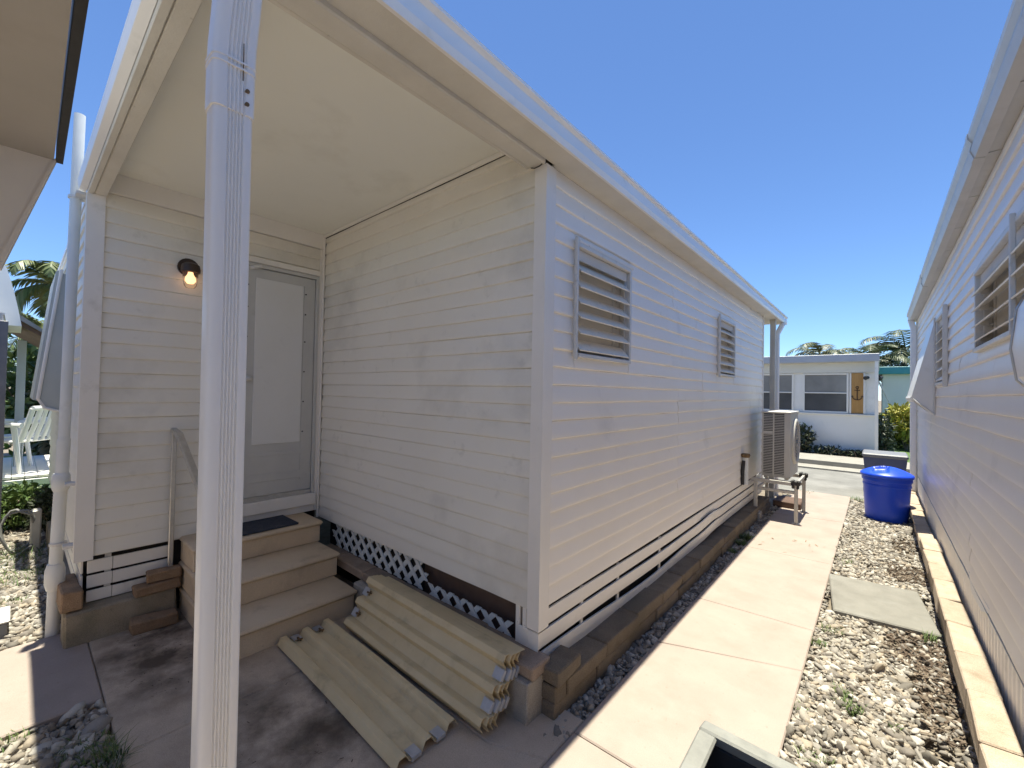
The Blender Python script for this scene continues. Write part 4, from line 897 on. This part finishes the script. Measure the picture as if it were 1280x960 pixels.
def tuft(name, spots, label, hmax, material=None):
    V = []; F = []; k = 0
    for (x, y, r, n, h) in spots:
        for _ in range(n):
            a = random.uniform(0,6.28); d = r*math.sqrt(random.random()); px, py = x+d*math.cos(a), y+d*math.sin(a)
            b_ = random.uniform(0,6.28); hh = h*random.uniform(0.25,0.8); le = hh*random.uniform(0.5,1.6); w = random.uniform(0.0015,0.0035)
            dx, dy = math.cos(b_), math.sin(b_)
            V += [(px-dy*w,py+dx*w,-0.03),(px+dy*w,py-dx*w,-0.03),(px+dx*le*0.4-dy*w*0.8,py+dy*le*0.4+dx*w*0.8,hh*0.65-0.02),(px+dx*le*0.4+dy*w*0.8,py+dy*le*0.4-dx*w*0.8,hh*0.65-0.02),(px+dx*le,py+dy*le,hh-0.02)]
            F += [(k,k+1,k+3),(k,k+3,k+2),(k+2,k+3,k+4)]; k += 5
    o = np_mesh(name, np.array(V), np.array(F), material or M_grass, smooth=False); tag(o, label, 'weeds', kind='stuff')
tuft('weeds', [(-0.10,2.78,0.05,90,0.05),(-0.14,2.9,0.05,60,0.04),(-0.24,3.6,0.06,60,0.05),(-0.28,3.35,0.04,50,0.05),(-0.2,2.3,0.07,60,0.05),(0.05,2.75,0.03,30,0.04),(-0.28,2.6,0.04,40,0.04),(0.26,3.9,0.03,30,0.09),(-0.25,5.2,0.08,40,0.05)], 'small green weeds growing in the sunny gravel', 0.05)
tuft('weeds', [(-1.10,5.25,0.06,220,0.10),(-1.09,5.0,0.05,160,0.08),(-1.10,4.7,0.04,80,0.06)], 'green grass tuft in the shaded strip near the condenser', 0.1)
tuft('weeds', [(-2.38,0.29,0.05,70,0.13),(-2.46,0.27,0.06,110,0.06),(-2.55,0.22,0.1,120,0.05),(-2.3,0.26,0.05,60,0.10),(-2.84,0.02,0.06,60,0.05)], 'green weeds at the corner of the small pebble bed', 0.1)
tuft('weeds', [(-5.2,0.0,0.25,200,0.10),(-5.8,0.1,0.3,300,0.14),(-4.6,-0.02,0.1,80,0.07)], 'weeds in the left gravel near the hose', 0.1)
tuft('weeds', [(-0.9,8.45,0.15,60,0.06),(-0.2,8.45,0.15,120,0.07),(0.1,8.45,0.15,120,0.07)], 'weeds along the road edge', 0.1)

# ------------------------------------------------------------------ house across the road
YH = 14.0
fh = thing('neighbour_house', (-2.5,YH,0), 'white bungalow across the road with grey fascia and carved wooden panel', 'house')
WX = [(-3.9,-2.95),(-2.72,-1.82),(-1.525,-0.625)]
b = MB(); b.box(-6.5,-0.06,YH,YH+9,0.0,1.10); b.build('lower_wall', M_stucco, fh)
b = MB(); b.rbox(-6.55,-0.03,YH-0.05,YH+0.03,1.101,1.135,0.005); b.build('ledge', M_trim, fh)
b = MB(); b.box(-6.5,-0.06,YH+0.05,YH+9,1.14,2.46); b.build('upper_wall', M_stucco, fh)
b = MB(); b.box(-6.52,-0.04,YH-0.02,YH+0.049,2.20,2.465); b.build('band', M_cream, fh)
b = MB(); b.rbox(-6.8,0.02,YH-0.25,YH+9.2,2.466,2.66,0.01); b.build('roof', M_gfascia, fh)
for x0, x1 in WX:
    w = part_empty('window', fh)
    m = MB(); m.rbox(x0-0.04,x0,YH,YH+0.05-0.001,1.14,2.19,0.004); m.rbox(x1,x1+0.04,YH,YH+0.049,1.14,2.19,0.004); m.rbox(x0,x1,YH+0.002,YH+0.049,2.15,2.19,0.004); m.rbox(x0,x1,YH+0.002,YH+0.049,1.14,1.19,0.004); m.rbox(x0,x1,YH+0.004,YH+0.049,1.655,1.685,0.004); m.build('frame', M_trim, w)
    MB().box(x0,x1,YH+0.03,YH+0.046,1.686,2.149).build('upper_pane', M_glass_hi, w)
    MB().box(x0,x1,YH+0.03,YH+0.046,1.191,1.654).build('lower_pane', M_glass, w)
b = MB(); b.rbox(-0.565,-0.53,YH,YH+0.045,1.14,2.19,0.004); b.rbox(-0.29,-0.25,YH,YH+0.045,1.14,2.19,0.004); b.build('panel_frame', M_trim, fh)
pn = MB().rbox(-0.529,-0.291,YH+0.01,YH+0.045,1.16,2.185,0.004).build('wooden_panel', M_wood, fh)
ax, az = -0.41, 1.66
b = MB(); b.tube([(ax,YH+0.006,az-0.16),(ax,YH+0.006,az+0.13)], 0.012, 8); b.tube([(ax-0.055,YH+0.006,az+0.085),(ax+0.055,YH+0.006,az+0.085)], 0.011, 8)
b.tube([(ax+0.028*math.cos(k*math.pi/6),YH+0.006,az+0.158+0.028*math.sin(k*math.pi/6)) for k in range(13)], 0.009, 6)
b.tube([(ax+0.10*math.sin(t),YH+0.006,az-0.06-0.10*math.cos(t)) for t in [(-1.35+2.7*k/12) for k in range(13)]], 0.012, 6)
for s_ in (-1,1): b.prism([(ax+s_*0.10,YH+0.0,az-0.04),(ax+s_*0.125,YH+0.0,az-0.085),(ax+s_*0.07,YH+0.0,az-0.08)], (0,0.012,0))
b.build('anchor', M_anchor, pn)
b = MB(); b.rbox(-0.07,0.0,YH-0.24,YH-0.17,0.0,2.465,0.005); b.build('corner_post', M_trim, fh)
for x in (-0.20, 0.06):
    b = MB(); b.tube([(x,YH-0.0,2.06),(x,YH-0.08,2.07),(x-0.05,YH-0.16,2.05)], [0.03,0.035,0.05], 8); b.build('spotlight', M_black, fh)
b = MB(); b.prism([(0.0,YH+1.0,2.0),(0.22,YH+1.0,1.45),(0.24,YH+1.0,1.46),(0.02,YH+1.0,2.02)], (0,1.4,0)); b.build('side_awning', M_awn, fh)
b = MB(); b.rbox(-0.06,-0.03,YH+0.6,YH+1.4,0.2,2.0,0.004); b.build('side_door', M_frame, fh)
th = thing('neighbour_house', (4,19,0), 'white house with teal roof trim behind the yellow bush', 'house')
b = MB(); b.box(0.1,9,19,26,0.0,2.36); b.build('wall', M_stucco, th)
b = MB(); b.rbox(-0.1,9.2,18.75,26.2,2.361,2.60,0.01); b.build('roof_trim', M_teal, th)
b = MB(); b.box(2.0,3.0,18.96,18.999,1.1,2.0); b.build('window', M_glass_hi, th)

# ------------------------------------------------------------------ plants
def leaves(n, c, r, size, squash=(1,1,1), shell=0.35):
    d = rng.normal(size=(n,3)); d /= np.linalg.norm(d,axis=1)[:,None]
    lump = 1+0.22*np.sin(d[:,0]*5+c[0])*np.cos(d[:,2]*6+d[:,1]*4)
    rad = r*(shell+(1-shell)*rng.uniform(0,1,n)**0.6)*lump
    p = np.asarray(c)+d*rad[:,None]*np.asarray(squash)
    u = rng.normal(size=(n,3))*0.7+d; u /= np.linalg.norm(u,axis=1)[:,None]
    v = np.cross(u, rng.normal(size=(n,3))); v /= np.linalg.norm(v,axis=1)[:,None]
    s = size*rng.uniform(0.6,1.3,n)[:,None]; nn = np.cross(u,v)
    P = np.stack([p-u*s, p+v*s*0.38+nn*s*0.12, p+u*s, p-v*s*0.38+nn*s*0.12],1).reshape(-1,3)
    b0 = np.arange(n)*4; F = np.concatenate([np.stack([b0,b0+1,b0+2],1),np.stack([b0,b0+2,b0+3],1)])
    return P, F
def bush(name, c, r, n, size, material, label, squash=(1,1,0.9), group=None):
    root = thing(name, (c[0],c[1],0.05), label, 'bush', group)
    P, F = leaves(n, c, r, size, squash, 0.25); np_mesh('foliage', P, F, material, root, False)
    m = MB()
    for k in range(7):
        a = k*0.9; m.tube([(c[0],c[1],0.0),(c[0]+0.2*r*math.cos(a),c[1]+0.2*r*math.sin(a),c[2]*0.5),(c[0]+0.7*r*math.cos(a)*squash[0],c[1]+0.7*r*math.sin(a)*squash[1],c[2]+0.3*r)], [0.02,0.014,0.006], 6)
    m.build('stems', M_trunk, root); return root
bush('croton_bush', (0.62,17.0,0.86), 0.62, 1500, 0.095, M_leaf_y, 'yellow green bush in front of the house with teal trim')
bush('hedge_bush', (0.75,17.6,0.35), 0.6, 1200, 0.07, M_leaf_g, 'low dark green bush beneath the yellow bush', (1.3,0.8,0.6))
bush('dark_shrub', (0.10,14.6,0.55), 0.32, 900, 0.06, M_leaf_d, 'narrow dark shrub at the corner of the white bungalow', (0.7,1.5,2.0))
bush('purple_shrub', (-1.55,13.75,0.42), 0.36, 420, 0.075, M_leaf_d, 'dark leafy shrub by the bungalow wall next to the condenser', (1.0,0.6,1.25))
bush('low_shrub', (-0.95,13.7,0.16), 0.26, 420, 0.05, M_leaf_d, 'low dark plant at the foot of the bungalow wall', (1.3,0.6,0.6))
bush('low_shrub', (-0.4,13.7,0.15), 0.22, 380, 0.05, M_leaf_d, 'small dark plant by the bungalow corner post', (1.5,0.6,0.5))
def palm(name, base, H, nf, L, material, label, droop=1.0, group=None, seed=1, nl=30):
    R = random.Random(seed); root = thing(name, base, label, 'palm tree', group)
    bx_, by_, bz_ = base; top = Vector((bx_+0.15, by_, bz_+H))
    m = MB(); m.tube([(bx_,by_,bz_-0.1),(bx_+0.03,by_,bz_+H*0.3),(bx_+0.1,by_,bz_+H*0.7),tuple(top)], [0.16,0.12,0.10,0.09], 10); auto_smooth(m.build('trunk', M_trunk, root), 60)
    for f in range(nf):
        az = 2*math.pi*f/nf*1.0+R.uniform(-0.25,0.25)+(f%3)*0.7; el = R.uniform(-0.1,1.15); Lf = L*R.uniform(0.8,1.15)
        h = Vector((math.cos(az),math.sin(az),0)); pts = []; p = top.copy(); e = el; ns = 12
        for i in range(ns+1):
            pts.append(p.copy()); p = p + (h*math.cos(e)+Vector((0,0,math.sin(e))))*(Lf/ns); e -= droop*(0.10+0.02*i)
        V = []; F = []; k = 0; side = h.cross(Vector((0,0,1)))
        for j in range(nl):
            t = 0.1+0.9*j/nl; q = t*ns; i = min(ns-1,int(q)); c = pts[i].lerp(pts[i+1], q-i); tg = (pts[i+1]-pts[i]).normalized()
            ll = Lf*0.30*math.sin(math.pi*min(1,(t*0.85+0.12)))*R.uniform(0.8,1.1)
            for s_ in (-1,1):
                d = (side*s_*0.85+tg*0.65+Vector((0,0,-0.28*droop+R.uniform(-.15,.15)))).normalized(); w = tg*0.014*L
                mid = c+d*ll*0.55+Vector((0,0,0.0)); tip = c+d*ll+Vector((0,0,-0.18*ll))
                V += [c-w,c+w,mid+w*1.1,mid-w*1.1,tip]; F += [(k,k+1,k+2),(k,k+2,k+3),(k+3,k+2,k+4)]; k += 5
        b0 = len(V); 
        for i in range(ns):
            a_, c_ = pts[i], pts[i+1]; w = side*0.012*L*(1-i/ns*0.8)
            V += [a_-w,a_+w,c_+w,c_-w]; F += [(k,k+1,k+2),(k,k+2,k+3)]; k += 4
        np_mesh('frond', np.array([tuple(v) for v in V]), np.array(F), material, root, False)
palm('palm_tree', (-2.45,27.0,0), 3.75, 17, 1.9, M_palmd, 'distant palm crown above the middle of the bungalow roof', 1.0, 'palms beyond the houses', 3, 22)
palm('palm_tree', (-0.45,24.0,0), 3.1, 20, 1.8, M_palmd, 'distant bushy palm left of the teal trimmed house roof', 0.8, 'palms beyond the houses', 4, 22)
palm('palm_tree', (0.75,25.5,0), 3.6, 20, 2.3, M_palmd, 'taller distant palm above the teal roof trim by the right gutter', 0.8, 'palms beyond the houses', 5, 22)
palm('palm_tree', (-12.3,0.46,0), 3.45, 18, 1.35, M_palm, 'sunny palm crown behind the left awning', 1.25, 'palms on the left', 8, 34)
palm('palm_tree', (-14.5,0.35,0), 2.7, 14, 1.2, M_palm, 'lower palm crown behind the left patio', 1.0, 'palms on the left', 9, 30)

# ------------------------------------------------------------------ left background: neighbour eave, patio, chairs, bush
ne = thing('neighbour_eave', (-1.5,-0.5,2.2), 'beige neighbour roof overhang in the upper left corner', 'roof')
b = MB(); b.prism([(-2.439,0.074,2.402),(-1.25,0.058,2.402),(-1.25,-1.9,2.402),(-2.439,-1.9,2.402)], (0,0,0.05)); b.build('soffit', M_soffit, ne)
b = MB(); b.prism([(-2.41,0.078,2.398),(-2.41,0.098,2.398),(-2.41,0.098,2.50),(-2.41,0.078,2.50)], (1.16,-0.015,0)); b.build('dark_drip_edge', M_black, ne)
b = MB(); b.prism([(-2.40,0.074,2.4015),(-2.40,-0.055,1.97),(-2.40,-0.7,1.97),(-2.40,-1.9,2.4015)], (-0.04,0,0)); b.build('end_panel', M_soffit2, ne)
b = MB(); b.prism([(-2.442,0.085,2.42),(-2.442,0.072,2.40),(-2.442,-0.062,1.96),(-2.442,-0.045,1.955)], (0.05,0,0)); b.build('corner_trim', M_soffit2, ne)
b = MB(); b.box(-6.2,-1.6,-5.6,-2.0,0.0,2.40); b.build('wall', M_side3, ne)  # unseen house body, added behind the camera to block blue sky
b = MB(); b.box(-6.3,-1.25,-5.7,-1.9,2.453,2.56); b.build('roof', M_soffit, ne)  # roof of the added house body, also out of view
# neighbour trailer on the left, seen edge on
nl_ = thing('neighbour_trailer', (-7,-0.6,0), 'edge of a clapboard neighbour wall with dark post at the left border', 'house')
nw = part_empty('wall', nl_)
siding_wall(nw, M_side3, (0,-0.10,0), (-1,0,0), (0,1,0), 9.2, 0.1, 2.2, openings=[(0,6.3,0,3)])
b = MB(); b.box(-9.2,-6.3,-2.5,-0.105,0,2.2); b.build('core', M_frame, nw)
b = MB(); b.rbox(-6.30,-6.24,-0.20,-0.06,0.0,2.12,0.004); b.build('corner_post', M_greylid, nl_)
b = MB(); b.rbox(-9.5,-9.42,0.0,0.09,0.0,2.15,0.004); b.build('patio_post', M_awng, nl_)
b = MB(); b.prism([(-8.9,-0.10,2.52),(-8.9,0.40,2.12),(-8.9,0.40,2.06),(-8.9,-0.10,2.40)], (-2.5,0,0)); b.build('patio_roof', M_brown, nl_)
b = MB(); b.prism([(-8.86,-0.10,2.55),(-8.86,0.42,2.14),(-8.86,0.42,2.105),(-8.86,-0.10,2.47)], (-2.6,0,0.03)); b.build('patio_roof_sheet', M_greylid, nl_)
pts = [(-8.2,-0.30+0.33*t,3.25-1.0*t**2.2) for t in [q/10 for q in range(11)]] + [(-8.2,-0.9,2.25),(-8.2,-0.9,3.3)]
auto_smooth(MB().prism(pts, (-1.2,0,0)).build('curved_roof_sheet', M_awn, nl_), 40)
def chair(base, rz, label):
    root = thing('patio_chair', base, label, 'chair', 'white plastic patio chairs')
    M = Matrix.Translation(base) @ Matrix.Rotation(rz,4,'Z')
    def pt(nm, m): m.xform(M); return auto_smooth(m.build(nm, M_plastic, root), 40)
    m = MB(); m.rbox(-0.24,0.24,-0.23,0.23,0.40,0.43,0.012); pt('seat', m)
    for k in range(5):
        y = -0.19+0.095*k; m = MB(); m.tube([(-0.23,y,0.42),(-0.30,y,0.62),(-0.37,y,0.86)], 0.03 if k in (0,4) else 0.022, 8); pt('back_slat', m)
    m = MB(); m.tube([(-0.375,-0.2,0.865),(-0.375,0.2,0.865)], 0.032, 8); pt('top_rail', m)
    for s_ in (-1,1):
        m = MB(); m.tube([(-0.31,s_*0.26,0.64),(0.05,s_*0.27,0.65),(0.25,s_*0.27,0.62)], 0.03, 8); pt('armrest', m)
        m = MB(); m.tube([(0.25,s_*0.27,0.62),(0.25,s_*0.26,0.0)], [0.03,0.022], 8); pt('leg', m)
        m = MB(); m.tube([(-0.2,s_*0.25,0.64),(-0.31,s_*0.26,0.0)], [0.03,0.022], 8); pt('leg', m)
    return root
chair((-9.0,0.03,0.33), math.radians(-135), 'white plastic patio chair facing the path on the left')
chair((-9.75,0.10,0.33), math.radians(-130), 'second white plastic patio chair just behind the front one')
pd = thing('patio_deck', (-9.3,0.2,0), 'low pale boarded patio deck under the white chairs', 'deck')
for k in range(9): MB().rbox(-10.6,-8.4,-0.12+0.115*k,-0.01+0.115*k,0.30,0.33,0.004).build('plank', M_trim, pd)
for k in range(3): MB().rbox(-8.4,-8.37,-0.12,0.91,0.0+0.10*k,0.085+0.10*k,0.004).build('fascia_board', M_plastic, pd)
bush('green_bush', (-7.0,0.05,0.22), 0.30, 2600, 0.03, M_leaf_g, 'bright green feathery bush in front of the patio chairs', (1,1,0.85))
bush('green_bush', (-6.7,0.30,0.18), 0.26, 1200, 0.03, M_leaf_d, 'dark green bush against the trailer end by the drain pipe', (1,0.8,1.0))
bush('tall_shrub', (-12.6,0.35,1.35), 1.1, 2600, 0.10, M_leaf_g, 'tall green shrub behind the patio, below the palms', (1,0.9,1.05))
bush('dark_hedge', (-11.9,0.75,0.9), 0.75, 1800, 0.08, M_leaf_d, 'dark hedge behind the patio chairs', (1,0.9,1.3))
hs = thing('garden_hose', (-5.95,0.08,0), 'looped grey garden hose standing before the green bush', 'hose')
b = MB(); pts = []
for k in range(40):
    a = k*2*math.pi/18; pts.append((-5.95+0.03*math.sin(k*0.7), 0.05+(0.10+0.012*math.sin(k))*math.cos(a), 0.19+(0.19+0.02*math.sin(k*1.3))*math.sin(a)))
b.tube(pts, 0.011, 6); auto_smooth(b.build('coil', M_hose, hs), 60)
b = MB(); b.tube([(-5.95,0.15,0.05),(-5.7,0.0,-0.01),(-5.4,-0.1,-0.01),(-5.1,-0.3,-0.01)], 0.011, 6); auto_smooth(b.build('tail', M_hose, hs), 60)
b = MB(); b.rbox(-6.02,-5.92,0.12,0.19,-0.05,0.36,0.01); b.build('post', M_stand, hs)
gb = thing('ground_box', (-4.15,-0.05,0), 'small grey metal box on the left gravel at the picture border', 'box')
b = MB(); b.rbox(-4.30,-4.05,-0.30,0.005,-0.05,0.07,0.008); b.build('body', M_greylid, gb)
b = MB(); b.rbox(-4.31,-4.04,-0.31,0.015,0.0705,0.085,0.005); b.build('lid', M_frame, gb)
